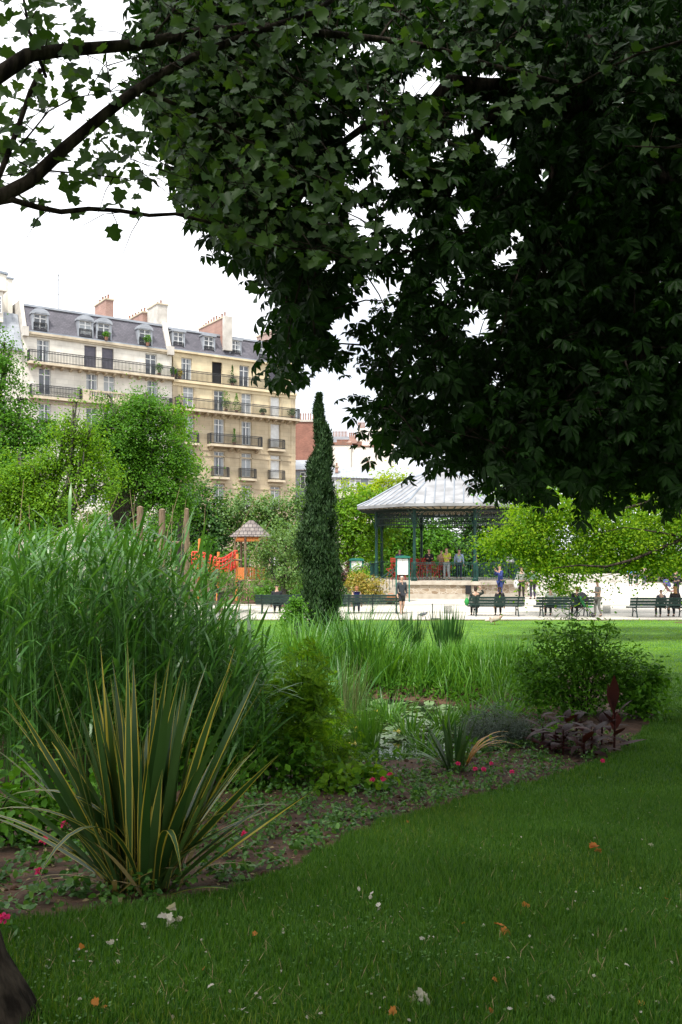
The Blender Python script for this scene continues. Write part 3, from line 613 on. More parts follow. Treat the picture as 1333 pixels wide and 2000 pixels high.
# potted plants on the balconies (things of their own standing on them)
def Lw(B, x, y, z):
    a = B.rotation_euler[2]; return (B.location[0]+x*math.cos(a)-y*math.sin(a), B.location[1]+x*math.sin(a)+y*math.cos(a), B.location[2]+z)
def potplant(loc, h, r, label, m='lf_dark', conic=False):
    t = thing('potted_plant', label, 'potted plant', loc, group='plants on the balconies')
    b = MB(); b.lathe([(.12, 0), (.17, .28), (.19, .3)], (0, 0, 0), 9); b.build('pot', M['pot'], t)
    n = 260; u = rng.random(n); dd = unit(rng.normal(0, 1, (n, 3)))
    if conic: p = np.stack([dd[:, 0]*r*(1-u), dd[:, 1]*r*(1-u), .3+u*(h-.3)], 1)
    else: p = dd*np.array([r, r, (h-.3)/2])*(.5+.5*u[:, None])+np.array([0, 0, .3+(h-.3)/2])
    leafmass('foliage', T_diamond(.6), p, dd+np.array([0,0,.5]), .13, M[m], t, (0,0,0), .6)
potplant(Lw(B1, c1[3]+.5, -.35, zz(19.05)), 1.3, .38, 'spreading plant in a red pot at the right end of the cream building top balcony', 'lf_mid')
potplant(Lw(B1, c1[3]+1.9, -.35, zz(19.05)), 1.0, .35, 'small plant at the far right corner of the cream building top balcony', 'lf_mid')
potplant(Lw(B2, c2[0]-.9, -.0, zz(19.0)), 1.0, .3, 'reddish bush at the left end of the tan building top balcony', 'lf_gold')
potplant(Lw(B2, (c2[1]+c2[2])/2, .15, zz(19.0)), 2.1, .32, 'tall slim shrub right of the open door on the tan building top balcony', 'lf_dark', True)
potplant(Lw(B2, c2[1]+.5, -.45, zz(16.3)), 2.2, .5, 'tall loose shrub left of the conifer on the tan building long balcony', 'lf_mid')
potplant(Lw(B2, (c2[1]+c2[2])/2+.15, -.45, zz(16.3)), 1.9, .6, 'bright green little conifer in the middle of the tan building long balcony', 'lf_mid', True)
potplant(Lw(B2, c2[2]+1.6, -.45, zz(16.3)), .8, .4, 'low round bush on the tan building long balcony', 'lf_dark')
potplant(Lw(B2, L2-.7, -.45, zz(16.3)), 1.1, .55, 'dark bush at the far right end of the tan building long balcony', 'lf_dark')
potplant(Lw(B2, (c2[1]+c2[2])/2-.1, -.45, zz(13.15)), 1.7, .25, 'thin climbing plant in the middle of the short double balcony', 'lf_mid', True)
potplant(Lw(B1, s_of(206.5), -.2, zz(21.75)), .8, .4, 'flower box bush at the third round-topped dormer', 'lf_mid')
potplant(Lw(B1, s_of(287), -.2, zz(21.75)), 1.1, .42, 'leafy bush filling the fourth round-topped dormer', 'lf_mid')
potplant(Lw(B2, c2[1]+1.5, .1, zz(19.0)), .8, .45, 'low planter bush right of the open door on the tan building top balcony', 'lf_dark')
# ------------------------------------------------------------------ bandstand
BX, BY, BZ = 6.1, 52., .25; RC = 4.22; TH = R(-8)
def oct_pts(r, z, th=TH, n=8):
    return [(r*math.sin(2*math.pi*(k+.5)/n+th*-1 if False else 2*math.pi*(k+.5)/n)*math.cos(th)-(-r*math.cos(2*math.pi*(k+.5)/n))*math.sin(th),
             r*math.sin(2*math.pi*(k+.5)/n)*math.sin(th)+(-r*math.cos(2*math.pi*(k+.5)/n))*math.cos(th), z) for k in range(n)]
BS = thing('bandstand', 'octagonal bandstand with green iron columns and a ribbed pale metal roof', 'bandstand', (BX, BY, BZ))
def octband(mb, r0, z0, r1, z1):
    a, b_ = oct_pts(r0, z0), oct_pts(r1, z1); mb.add(a+b_, [(k, (k+1) % 8, (k+1) % 8+8, k+8) for k in range(8)])
PT = 1.17-.25+.02
mb = MB(); octband(mb, 5.0, .0, 5.0, .27); octband(mb, 5.0, .27, 4.9, .27); mb.build('plinth_base', M['stone_slab'], BS)
mb = MB(); octband(mb, 4.88, .27, 4.88, .76); mb.build('plinth_wall', M['rubble'], BS)
mb = MB(); octband(mb, 5.0, .76, 5.0, PT); a = oct_pts(5.0, PT); mb.add(a, [tuple(range(8))]); octband(mb, 4.88, .76, 5.0, .76); mb.build('platform', M['stone_slab'], BS)
mb = MB(); A = oct_pts(5.003, 0)
def lerp3(p, q_, f): return tuple(p[i]+(q_[i]-p[i])*f for i in range(3))
for f in (.12, .88):
    p = lerp3(A[7], A[0], f)
vp = lerp3(A[7], A[0], .83); mb.cbox((vp[0], vp[1]-.01, .52), (.3, .16, .42), rz=TH); mb.build('vent', M['dark'], BS)
cols = oct_pts(RC, PT)
CT = 5.33-BZ-.28
for p in cols:
    c = MB(); c.lathe([(.16, 0), (.16, .12), (.11, .2), (.10, .9), (.125, .95), (.085, 1.05), (.075, CT-PT-.9), (.13, CT-PT-.82), (.09, CT-PT-.75), (.10, CT-PT)], p, 10); co = c.build('column', M['green_iron'], BS, smooth=False)
    g = MB(); ctr = Vector((0, 0, 0)); pv = Vector(p)
    dirs = []; i = cols.index(p)
    for q_ in (cols[(i+1) % 8], cols[i-1]): dirs.append((Vector(q_)-pv).normalized())
    dirs += [Vector((pv.x, pv.y, 0)).normalized(), -Vector((pv.x, pv.y, 0)).normalized()]
    for d_ in dirs:
        z1 = CT-.02; pts_ = [pv+d_*(.1+.75*(1-math.cos(f*math.pi/2)))+Vector((0, 0, z1-PT-.95+.92*math.sin(f*math.pi/2))) for f in np.linspace(0, 1, 6)]
        g.tube(pts_, .026, 5); m_ = pts_[3]; g.tube([pv+Vector((0, 0, z1-PT-.2)), m_], .018, 4)
    g.build('bracket', M['green_iron'], co)
fr = MB()
for k in range(8):
    p, q_ = Vector(cols[k]), Vector(cols[(k+1) % 8]); d_ = q_-p; L = d_.length; ang = math.atan2(d_.y, d_.x); m_ = (p+q_)/2
    for z_, h_ in ((CT-.05, .12), (CT-.42, .06), (CT-.78, .06)): fr.cbox((m_.x, m_.y, z_), (L, .07, h_), rz=ang)
    for j in range(1, 22): s_ = p+d_*(j/22); fr.cbox((s_.x, s_.y, CT-.42), (.025, .03, .72), rz=ang)
    for j in range(11):
        s_ = p+d_*((j+.5)/11); fr.cbox((s_.x, s_.y-.001, CT-.24), (.03, .02, .42), rz=ang, ry=.7); fr.cbox((s_.x, s_.y+.002, CT-.24), (.03, .02, .42), rz=ang, ry=-.7)
fr.build('frieze', M['dark_green_iron'], BS)
EV = 5.33-BZ; RE = 5.35; prof = [(RE, EV), (RE*.86, EV+.32), (RE*.66, EV+.92), (RE*.46, EV+1.5), (RE*.26, EV+1.95), (.55, EV+2.2)]
rf = MB()
for (r0, z0), (r1, z1) in zip(prof, prof[1:]): octband(rf, r0, z0, r1, z1)
octband(rf, RE, EV-.16, RE, EV); octband(rf, RE-.12, EV-.18, RE, EV-.16)
ro = rf.build('roof', M['zinc_roof'], BS)
sm = MB()
for k in range(8):
    for f in np.linspace(0, 1, 9)[:-1]:
        pts_ = []
        for (r0, z0) in prof:
            a = oct_pts(r0, z0+.02); 
            pa, pb = Vector(a[k]), Vector(a[(k+1) % 8]); e0, e1 = Vector(oct_pts(RE, 0)[k]), Vector(oct_pts(RE, 0)[(k+1) % 8])
            w_ = (pb-pa).length; W0 = (e1-e0).length; off_ = (f-.5)*W0
            if f > 0 and abs(off_) > w_/2-.02: break
            mid = (pa+pb)/2; pts_.append(mid+(pb-pa).normalized()*(off_ if f > 0 else -w_/2))
        if len(pts_) > 1: sm.tube(pts_,   .06 if f == 0 else .034, 4)
sm.build('roof_seam', M['zinc'], ro)
so_ = MB(); octband(so_, RE-.02, EV-.19, RC, CT+.02); octband(so_, RC, CT+.02, .6, CT+1.3); so_.build('ceiling_boards', mat('ceiling_boards', (.34,.28,.20), .8, (.42,.35,.26), 3), BS)
ra = MB()
for k in range(8):
    e0, e1, c0_, c1_ = (Vector(v) for v in (oct_pts(RE-.05, EV-.2)[k], oct_pts(RE-.05, EV-.2)[(k+1) % 8], oct_pts(RC-.1, CT)[k], oct_pts(RC-.1, CT)[(k+1) % 8]))
    for j in range(10): ra.tube([e0.lerp(e1, (j+.5)/10), c0_.lerp(c1_, (j+.5)/10)], .035, 4)
ra.build('rafter', M['dark_green_iron'], BS)
ln = MB(); ln.lathe([(.5, EV+2.18), (.5, EV+2.55), (.62, EV+2.6), (.3, EV+2.85), (.06, EV+3.0), (.03, EV+3.5)], (0, 0, 0), 8); ln.build('roof_lantern', M['zinc_light'], BS)
rp = oct_pts(4.6, PT)
for k in range(8):
    if k == 6: continue
    p, q_ = Vector(rp[k]), Vector(rp[(k+1) % 8]); d_ = q_-p; ang = math.atan2(d_.y, d_.x); L = d_.length; m_ = (p+q_)/2; r_ = MB()
    for z_ in (PT+1.0, PT+.92, PT+.12): r_.cbox((m_.x, m_.y, z_), (L, .035, .03), rz=ang)
    for j in range(28): s_ = p+d_*((j+.5)/28); r_.cbox((s_.x, s_.y, PT+.51), (.018, .018, .82), rz=ang)
    for e_ in (p, q_): r_.cbox((e_.x*.995, e_.y*.995, PT+.5), (.045, .045, 1.0), rz=ang)
    r_.build('railing', M['green_iron'], BS)
# steps on the front-left side (side 6 of the octagon)
p, q_ = Vector(oct_pts(5.0, 0)[6]), Vector(oct_pts(5.0, 0)[7]); mid = (p+q_)/2; nrm_ = Vector((mid.x, mid.y, 0)).normalized(); ang = math.atan2((q_-p).y, (q_-p).x)
stp = MB()
for i in range(5): zt_ = PT-.02-(i+1)*.155; c_ = mid+nrm_*(.17+i*.34); stp.cbox((c_.x, c_.y, (zt_-.1)/2), (3.0+i*.004, .35, zt_+.1), rz=ang)
stp.build('step', M['stone_slab'], BS)
hr = MB(); t_ = (q_-p).normalized()
for s_ in (-1.42, 1.42):
    a_ = mid+t_*s_; b_ = a_+nrm_*1.75
    for z_ in (.95, .8): hr.tube([a_+Vector((0, 0, PT+z_)), b_+Vector((0, 0, z_+.05))], .022, 5)
    for j in range(9): f = j/8; c_ = a_.lerp(b_, f); zb = (PT)*(1-f); hr.tube([c_+Vector((0, 0, zb)), c_+Vector((0, 0, PT*(1-f)+.05*f+.95))], .014, 4)
hr.build('handrail', M['green_iron'], BS)

# ------------------------------------------------------------------ park furniture
def bench(px0, px1, d, label, rz=0, sag=0):
    x0, x1 = wx(px0, d), wx(px1, d); L = x1-x0; t = thing('park_bench', label, 'bench', ((x0+x1)/2, d, h1((x0+x1)/2, d)), rz, 'benches along the lawn')
    bk = MB()
    for z_, w_ in ((.80, .085), (.68, .11), (.555, .11)): bk.cbox((0, -.30+(z_-.8)*-.22, z_), (L, .035, w_), rx=R(12))
    bk.build('backrest', M['bench_green'], t)
    st = MB()
    for y_ in (-.16, -.04, .08, .20): st.cbox((0, y_, .44), (L, .10, .035))
    st.cbox((0, .27, .42), (L, .03, .07)); st.build('seat', M['bench_green'], t)
    xs_ = [-L/2+.28, L/2-.28] if L < 2.6 else [-L/2+.3, 0, L/2-.3]
    for x_ in xs_:
        g = MB(); g.tube([(x_, -.36, 0), (x_, -.24, .25), (x_, -.20, .42), (x_, -.27, .62), (x_, -.335, .86)], .028, 6); g.tube([(x_, .30, 0), (x_, .22, .22), (x_, .24, .40)], .026, 6)
        g.tube([(x_, -.21, .40), (x_, .24, .40)], .022, 5); g.tube([(x_, -.24, .22), (x_, .0, .30), (x_, .22, .22)], .016, 5); g.build('leg', M['dark_green_iron'], t)
    return t
bench(500, 592, 39.3, 'dark green slatted bench half hidden by reeds, left of the cypress')
bench(668, 788, 39.3, 'green slatted bench just right of the cypress, with an orange bag on it')
bench(915, 1023, 38.2, 'green slatted bench under the stone platform, with two dark-haired people on it')
bench(1045, 1157, 38.0, 'green slatted bench beside the pushchair, second from the right edge')
bench(1227, 1345, 37.5, 'dark green slatted bench at the right edge with a child and a long-haired adult')
# low wire fence
FY = 36.35; post_x = [wx(845, FY)+k*5.55 for k in range(-3, 3)]
WF = thing('wire_fence', 'thin low wire fence on slim posts along the lawn edge', 'fence', (post_x[0], FY, 0))
for x_ in post_x:
    g = MB(); g.tube([(x_, FY, h1(x_, FY)-.05), (x_, FY, .62)], .022, 6); g.lathe([(.03, 0), (.0, .04)], (x_, FY, .62), 6); g.cbox((x_+.12, FY, .02), (.34, .16, .05)); g.build('post', M['dark_green_iron'], WF, (post_x[0], FY, 0))
g = MB(); xs_ = np.linspace(post_x[0], post_x[-1], 40)
g.tube([(x_, FY, .60-.02*math.sin(math.pi*((x_-post_x[0]) % 5.55)/5.55)) for x_ in xs_], .009, 4); g.tube([(x_, FY, .30) for x_ in xs_], .006, 4); g.build('wire', M['green_iron'], WF, (post_x[0], FY, 0))
for px_, lb in ((875, 'square mesh plate hanging on the wire fence in front of the platform'), (1185, 'square mesh plate hanging on the wire fence right of the woman in grey')):
    g = MB(); cx_ = wx(px_, FY); s_ = .15
    for k in range(9): g.box(cx_-s_+k*s_/4-.006, cx_-s_+k*s_/4+.006, FY-.02, FY-.012, .25, .55); g.box(cx_-s_, cx_+s_, FY-.026, FY-.02, .25+k*.0375-.006, .25+k*.0375+.006)
    setp(g.build('mesh_plate', M['dark_green_iron'], off=(cx_, FY, .25), loc=(cx_, FY, .25)), lb, 'plate')
def info_board(px, d, ytop, label, w=.62):
    x_ = wx(px, d); z0 = h1(x_, d); t = thing('notice_board', label, 'notice board', (x_, d, z0)); zt = wz(ytop, d)-z0
    b = MB(); b.box(-w/2-.05, -w/2+.01, -.04, .04, 0, zt-.12); b.box(w/2-.01, w/2+.05, -.04, .04, 0, zt-.12); b.build('post', M['board_green'], t)
    b = MB(); b.box(-w/2+.01, w/2-.01, -.03, .03, zt-1.0, zt-.14); b.build('frame', M['green_iron'], t)
    b = MB(); b.box(-w/2+.04, w/2-.04, -.04, -.031, zt-.97, zt-.17); sh = b.build('panel', M['white_paint'], t)
    b = MB(); b.box(-.012, .012, -.043, -.0405, zt-.95, zt-.2)
    for k in range(9): b.box(-w/2+.08, -w/2+.08+.16*(.6+.4*random.random()), -.043, -.0405, zt-.28-k*.07, zt-.27-k*.07); b.box(.04, .04+.18*(.5+.5*random.random()), -.043, -.0405, zt-.28-k*.07, zt-.27-k*.07)
    b.build('printed_lines', M['stone_slab'], sh)
    b = MB(); n = 8; b.prism([(-.0+(w/2+.1)*math.cos(math.pi*(1-i/n)), zt-.13+.13*math.sin(math.pi*i/n)**.6) for i in range(n+1)], -.12, .12); b.build('canopy', M['board_green'], t)
info_board(787, 45.5, 1085, 'white notice panel in a green frame with rounded green hood, in front of the platform')
info_board(697, 47.5, 1090, 'pale notice panel with a green hood, half hidden by the golden shrub')
# bags and birds
def blob(name, label, cat, loc, r, m, seed=0, flat=.7):
    b = MB(); n = 10; rows = 6; rs = random.Random(seed)
    for i in range(rows+1):
        a = math.pi*i/rows
        for k in range(n):
            th = 2*math.pi*k/n; rr = math.sin(a)*(.85+.3*rs.random()); b.v.append((r[0]*rr*math.cos(th), r[1]*rr*math.sin(th), r[2]*(1-math.cos(a))*.5*(1+.1*rs.random())))
    for i in range(rows):
        for k in range(n): b.f.append((i*n+k, i*n+(k+1) % n, (i+1)*n+(k+1) % n, (i+1)*n+k)); b.m.append(0)
    o = b.build(name, m, smooth=True, loc=loc); return setp(o, label, cat)
def bag(loc, r, m, label, seed):
    t = thing('bag', label, 'bag', loc); o = blob('body', None, None, (0,0,0), r, m, seed); o.parent = t
    g = MB(); g.tube([(-r[0]*.5, 0, r[2]*.9), (-r[0]*.3, 0, r[2]*1.35), (r[0]*.3, 0, r[2]*1.35), (r[0]*.5, 0, r[2]*.9)], .012, 5); g.build('handle', m, t)
m_or = mat('orange_cloth', (.62,.20,.02), .8, (.55,.15,.02), 6); m_gr = mat('green_cloth', (.02,.25,.05), .8, (.03,.18,.04), 6); m_wh = mat('white_cloth', (.6,.6,.58), .8, (.5,.5,.48), 6)
bag((wx(764, 39.3), 39.35, .46), (.28, .15, .34), m_or, 'orange cloth bag standing on the bench right of the cypress', 1)
bag((wx(911, 38.2), 38.0, .45), (.10, .12, .34), m_gr, 'green bag at the left end of the bench under the platform', 2)
def bird(loc, rz, s, m, label):
    t = thing('pigeon', label, 'bird', loc, rz, 'pigeons')
    sk = [((.0,-.13,.16),.035), ((0,-.06,.13),.06), ((0,.04,.11),.065), ((0,.14,.09),.03), ((0,.22,.08),.02), ((0,-.15,.20),.028), ((0,-.20,.20),.008)]
    me = bpy.data.meshes.new('body'); me.from_pydata([tuple(c*s for c in p) for p, r in sk], [(0,1),(1,2),(2,3),(3,4),(0,5),(5,6)], [])
    o = link(bpy.data.objects.new('body', me), t); o.modifiers.new('s', 'SKIN'); me.materials.append(m)
    for v_, (p, r) in zip(me.skin_vertices[0].data, sk): v_.radius = (r*s, r*s)
    me.skin_vertices[0].data[2].use_root = True; o.modifiers.new('u', 'SUBSURF').levels = 1
    g = MB(); g.tube([(.02*s, 0, 0), (.02*s, .01, .08*s)], .006*s, 4); g.tube([(-.02*s, 0, 0), (-.02*s, .01, .08*s)], .006*s, 4); g.build('leg', M['pot'], t)
m_pg = mat('pigeon_grey', (.14,.15,.17), .7, (.05,.05,.06), 20); m_pb = mat('pigeon_brown', (.30,.16,.10), .7, (.5,.45,.4), 9)
bird((wx(827, 37.5), 37.5, .01), 1.2, 1.1, m_pg, 'dark grey pigeon on the sand right of the man in the dark coat')
bird((wx(967, 33.5), 33.5, .03), 1.5, 1.7, m_pb, 'brown and white pigeon on the sunny grass below the bench with two dark-haired people')
# ------------------------------------------------------------------ playground
PX, PD = 491, 48.
pgx = wx(PX, PD); pz = .25
PH = thing('play_tower', 'orange timber play tower with a pointed grey shingle roof', 'play tower', (pgx, PD, pz))
off = (0, 0, 0); ev = wz(1048, PD)-pz; ap = wz(1016, PD)-pz
b = MB(); n = 6; rr = 1.15
lay = 8
for i in range(lay):
    r0 = rr*(1-i/lay*.92); r1 = rr*(1-(i+1)/lay*.92)+.03; z0 = ev+(ap-ev)*i/lay; z1 = ev+(ap-ev)*(i+1)/lay
    b.add([(r*math.cos(R(60*k+15)), r*math.sin(R(60*k+15)), z) for r, z in ((r0, z0), (r1, z1-.01)) for k in range(6)], [(k, (k+1) % 6, (k+1) % 6+6, k+6) for k in range(6)])
    b.add([(r*math.cos(R(60*k+15)), r*math.sin(R(60*k+15)), z) for r, z in ((r0-.03, z0-.04), (r0, z0)) for k in range(6)], [(k, (k+1) % 6, (k+1) % 6+6, k+6) for k in range(6)])
b.build('roof', M['shingle'], PH)
for k in range(6):
    a = R(60*k+15); x_, y_ = .85*math.cos(a), .85*math.sin(a); b = MB(); b.tube([(x_, y_, 0), (x_, y_, ev+.1)], .065, 7); b.build('post', M['timber'], PH)
fl_ = 1.0
for k in range(6):
    a0, a1 = R(60*k+15), R(60*k+75); p0, p1 = Vector((.85*math.cos(a0), .85*math.sin(a0), 0)), Vector((.85*math.cos(a1), .85*math.sin(a1), 0)); m_ = (p0+p1)/2; an = math.atan2((p1-p0).y, (p1-p0).x)
    b = MB(); b.cbox((m_.x, m_.y, ev-.12), (.8, .04, .30), rz=an)
    if k not in (4,): 
        for j in range(5): c_ = p0.lerp(p1, (j+1)/6); b.cbox((c_.x, c_.y, fl_+.35), (.115, .03, .66), rz=an)
    b.build('panel', M['timber_orange'], PH)
b = MB(); b.lathe([(.85, fl_-.08), (.85, fl_)], (0,0,0), 6); b.build('deck', M['timber'], PH)
# climbing net frame left of the tower
nx0, nx1 = wx(378, 46), wx(462, 46)
NT = thing('climbing_net', 'red rope climbing net stretched between timber poles left of the play tower', 'climbing net', ((nx0+nx1)/2, 46, pz)); of = ((nx0+nx1)/2, 46, pz)
for p_, t_ in ((388, 1052), (425, 1078), (462, 1082)): b = MB(); b.tube([(wx(p_, 46), 46, pz), (wx(p_, 46)+.05, 46.05, wz(t_, 46))], .07, 7); b.build('pole', M['timber_orange'], NT, of)
b = MB()
def netpt(u, v): # sagging tube-like net
    x_ = nx0+(nx1-nx0)*u; zc = wz(1088, 46)+.12*math.sin(u*7)-.25*math.sin(math.pi*u); a = math.pi*(v*1.5-.25)
    return (x_, 46+.55*math.cos(a), zc-.1+.55*math.sin(a+math.pi)*.9)
for i in range(15): b.tube([netpt(i/14, v/12) for v in range(13)], .022, 4)
for j in range(13): b.tube([netpt(u/20, j/12) for u in range(21)], .022, 4)
for s_ in (-.2, .15): b.tube([netpt(u/16, .0 if s_ < 0 else 1.) for u in range(17)], .05, 5)
b.build('net', M['red_net'], NT, of)
b = MB(); b.tube([(nx0-.5, 45.8, wz(1103, 46)), (wx(430, 46), 45.8, wz(1093, 46)), (nx1+.3, 45.8, wz(1094, 46))], .05, 6); b.tube([(nx0-.3, 45.7, wz(1120, 46)), (nx1, 45.7, wz(1122, 46))], .05, 6); b.build('rail', M['timber'], NT, of)
for i, (p_, t_, lb) in enumerate(((273, 991, 'weathered round timber post above the reeds, leftmost of three'), (316, 996, 'weathered round timber post above the reeds, middle of three'), (364, 995, 'weathered grey timber post above the reeds, rightmost of three'))):
    d_ = 30.; x_ = wx(p_, d_); b = MB(); b.tube([(x_, d_, 0), (x_+.02, d_, wz(t_, d_))], .11 if i < 2 else .08, 9)
    b.lathe([(.115 if i < 2 else .085, 0), (.02, .05)], (x_+.02, d_, wz(t_, d_)), 9)
    setp(b.build('timber_post', M['timber'], off=(x_, d_, 0), loc=(x_, d_, 0)), lb, 'post', 'timber posts of the playground')
b = MB(); b.tube([(wx(284, 30), 30, wz(1057, 30)), (wx(310, 30), 30.1, wz(1056, 30)), (wx(372, 30), 30, wz(1062, 30))], .04, 6)
setp(b.build('timber_rail', M['timber'], off=(wx(284, 30), 30, 1), loc=(wx(284, 30), 30, 1)), 'thin crooked timber rail joining the posts above the reeds', 'rail')
# red stacked folding chairs on the platform
M['red_paint'] = mat('red_paint', (.36,.03,.02), .5, (.28,.03,.02), 5)
def red_chair(loc, rz, label=None, proto=[None]):
    if proto[0] is None:
        t = thing('folding_chair', 'red metal folding chair in the heap behind the bandstand railing', 'chair', (0,0,0), group='red folding chairs heaped on the platform')
        b = MB()
        for y_ in (-.15, -.05, .05, .15): b.cbox((0, y_, .45), (.38, .07, .015))
        b.build('seat', M['red_paint'], t)
        b = MB()
        for z_ in (.62, .71, .80): b.cbox((0, .2, z_), (.38, .015, .06))
        b.build('backrest', M['red_paint'], t)
        for s_ in (-.19, .19):
            b = MB(); b.tube([(s_, -.2, 0), (s_, .2, .85)], .013, 4); b.tube([(s_, .22, 0), (s_, -.18, .45)], .013, 4); b.build('leg', M['red_paint'], t)
        proto[0] = t; o = t
    else: o = copy_tree(proto[0])
    o.location = loc; o.rotation_euler = (random.uniform(-.15, .15), random.uniform(-.1, .1), rz); return o
for i in range(33):
    u = (i % 11)/10; lv = i//11
    if lv == 2 and u > .7: continue
    red_chair((wx(768+105*u+random.uniform(-5, 5), 49.7), 49.6+.5*random.random(), BZ+PT+lv*.2), random.uniform(0, 6.28))
# ------------------------------------------------------------------ people
_mc = {}
def cm(c, rough=.85):
    k = (c, rough)
    if k not in _mc: _mc[k] = mat('cloth_%d' % len(_mc), c, rough, tuple(v*.75 for v in c), 8)
    return _mc[k]
SKIN = (.50, .30, .21); SKIN_D = (.22, .11, .07)
def skinned(name, verts, edges, m, parent, root=0, lv=1):
    me = bpy.data.meshes.new(name); me.from_pydata([v[0] for v in verts], edges, [])
    o = link(bpy.data.objects.new(name, me), parent); md = o.modifiers.new('skin', 'SKIN'); md.use_smooth_shade = True
    for s, v in zip(me.skin_vertices[0].data, verts):
        r = v[1]; s.radius = r if isinstance(r, tuple) else (r, r)
    for i, s in enumerate(me.skin_vertices[0].data): s.use_root = (i == root)
    sb = o.modifiers.new('smooth', 'SUBSURF'); sb.levels = lv; sb.render_levels = lv; me.materials.append(m); return o
def V3(*a): return Vector(a)
def person(label, loc, rz, h=1.72, pose='stand', top=(.1,.1,.1), bottom=(.05,.05,.08), hair=(.03,.02,.015), skin=SKIN, sleeve='long', legs='long', hairlen=0, arms=None, coat=0, female=False, bald=False, shoes=(.04,.04,.04), lean=0, stride=0, group=None, hat=None, headturn=0):
    """faces local -Y. arms: two (elbow, wrist) offsets from the shoulder, in metres for a 1.75 m body"""
    s = h/1.75; t = thing('person', label, 'person', loc, rz, group)
    sw = .165 if female else .19; seated = pose == 'sit'
    zp = .50/s if seated else .93
    pel = V3(0, 0, zp); 
    def up(dz, fwd=0): return V3(0, -math.sin(lean)*dz-fwd, zp+math.cos(lean)*dz)
    belly, chest, neck0, neck1 = up(.17), up(.40), up(.53), up(.60, .01)
    hb, hm, ht = up(.66, .025), up(.735, .03), up(.80, .02)
    sh = [up(.485)+V3(x, 0, 0) for x in (-sw, sw)]
    arms = arms or [((-.05, .02, -.28), (-.06, -.06, -.52)), ((.05, .02, -.28), (.06, -.06, -.52))]
    el = [sh[i]+V3(*arms[i][0]) for i in (0, 1)]; wr = [sh[i]+V3(*arms[i][1]) for i in (0, 1)]
    hd = [(wr[i]-el[i]).normalized() for i in (0, 1)]; pa = [wr[i]+hd[i]*.07 for i in (0, 1)]
    if seated:
        hip = [V3(x, -.02, zp-.02) for x in (-.09, .09)]; kn = [V3(x, -.46, zp+.0) for x in (-.11, .11)]
        an = [V3(x, -.46+.05, .09) for x in (-.11, .12)]; toe = [a+V3(0, -.15, -.05) for a in an]
    else:
        hip = [V3(x, 0, zp-.05) for x in (-.095, .095)]; kn = [V3(-.10, -.03-stride*.45, .50), V3(.10, -.03+stride*.25, .50)]
        an = [V3(-.105, .02-stride*.8, .09), V3(.105, .03+stride*.9, .09+abs(stride)*.12)]; toe = [an[0]+V3(-.02, -.16, -.055), an[1]+V3(.02, -.16, -.055-abs(stride)*.05)]
    v = [(pel,(.145,.105)),(belly,(.13,.10)),(chest,(.155,.105)),(neck0,(.075,.065)),(neck1,.052),(hb,(.060,.072)),(hm,(.076,.094)),(ht,(.055,.07))]
    e = [(0,1),(1,2),(2,3),(3,4),(4,5),(5,6),(6,7)]
    for i in (0, 1):
        b = len(v); d = hd[i]; side = d.cross(V3(0, 1, .3)).normalized(); 
        v += [(sh[i],.058),(el[i],.041),(wr[i],.027),(pa[i],(.040,.018))]; e += [(2,b),(b,b+1),(b+1,b+2),(b+2,b+3)]
        curl = d.cross(side)
        for k, (o_, L) in enumerate(((-.03,.075),(-.01,.085),(.01,.08),(.029,.062))):
            q0 = pa[i]+d*.03+side*o_; q1 = q0+d*L*.5+curl*.006; q2 = q1+d*L*.35+curl*.025
            c = len(v); v += [(q0,.010),(q1,.009),(q2,.007)]; e += [(b+3,c),(c,c+1),(c+1,c+2)]
        c = len(v); q0 = wr[i]+d*.03-side*.035; v += [(q0,.012),(q0+d*.04-side*.02,.009)]; e += [(b+2,c),(c,c+1)]
        b = len(v); v += [(hip[i],.088),(kn[i],.058),(kn[i].lerp(an[i],.35),.054),(an[i],.036),(toe[i],(.038,.024))]; e += [(0,b),(b,b+1),(b+1,b+2),(b+2,b+3),(b+3,b+4)]
    v = [(p*s, (tuple(x*s for x in r) if isinstance(r, tuple) else r*s)) for p, r in v]
    body = skinned('body', v, e, cm(skin, .6), t, 0, 1)
    hc, f = hm*s, MB()
    # face: nose, eyes, mouth, ears
    f.tube([hc+V3(0,-.088,.02)*s, hc+V3(0,-.112,-.018)*s, hc+V3(0,-.095,-.026)*s], [.006*s,.013*s,.011*s], 6); f.build('nose', cm(skin, .6), t)
    for x in (-1, 1):
        b = MB(); b.lathe([(.002,-.010),(.010,-.004),(.010,.004),(.002,.010)], (x*.03*s+hc.x, hc.y-.084*s, hc.z+.012*s), 8); b.build('eye', M['dark'], t)
        b = MB(); b.tube([hc+V3(x*.074,0,-.03)*s, hc+V3(x*.088,.008,.0)*s, hc+V3(x*.078,.005,.028)*s], [.008*s,.013*s,.009*s], 5); b.build('ear', cm(skin, .6), t)
    b = MB(); b.tube([hc+V3(-.022,-.091,-.047)*s, hc+V3(0,-.098,-.046)*s, hc+V3(.022,-.091,-.047)*s], .005*s, 5); b.build('mouth', cm((.35,.12,.10)), t)
    # hair
    hv = [(hm+V3(0,.012,.045),(.083,.098)),(ht+V3(0,.012,.012),(.062,.082))]; he = [(0,1)]
    if hairlen >= 0:
        hv = [(hm+V3(0,.040,-.01),(.078,.066))]+hv; he = [(0,1),(1,2)]
        if hairlen > 0:
            k = 3; prev = 0
            for j in range(1, 4):
                hv.append((hm+V3(0,.055+.02*j,-.01-hairlen*j/3)+V3(0, -lean*0, 0),(.085-.008*j,.05))); he.append((prev,k)); prev = k; k += 1
        skinned('hair', [(p*s,(r[0]*s,r[1]*s)) for p, r in hv], he, cm(hair, .7), t, 0)
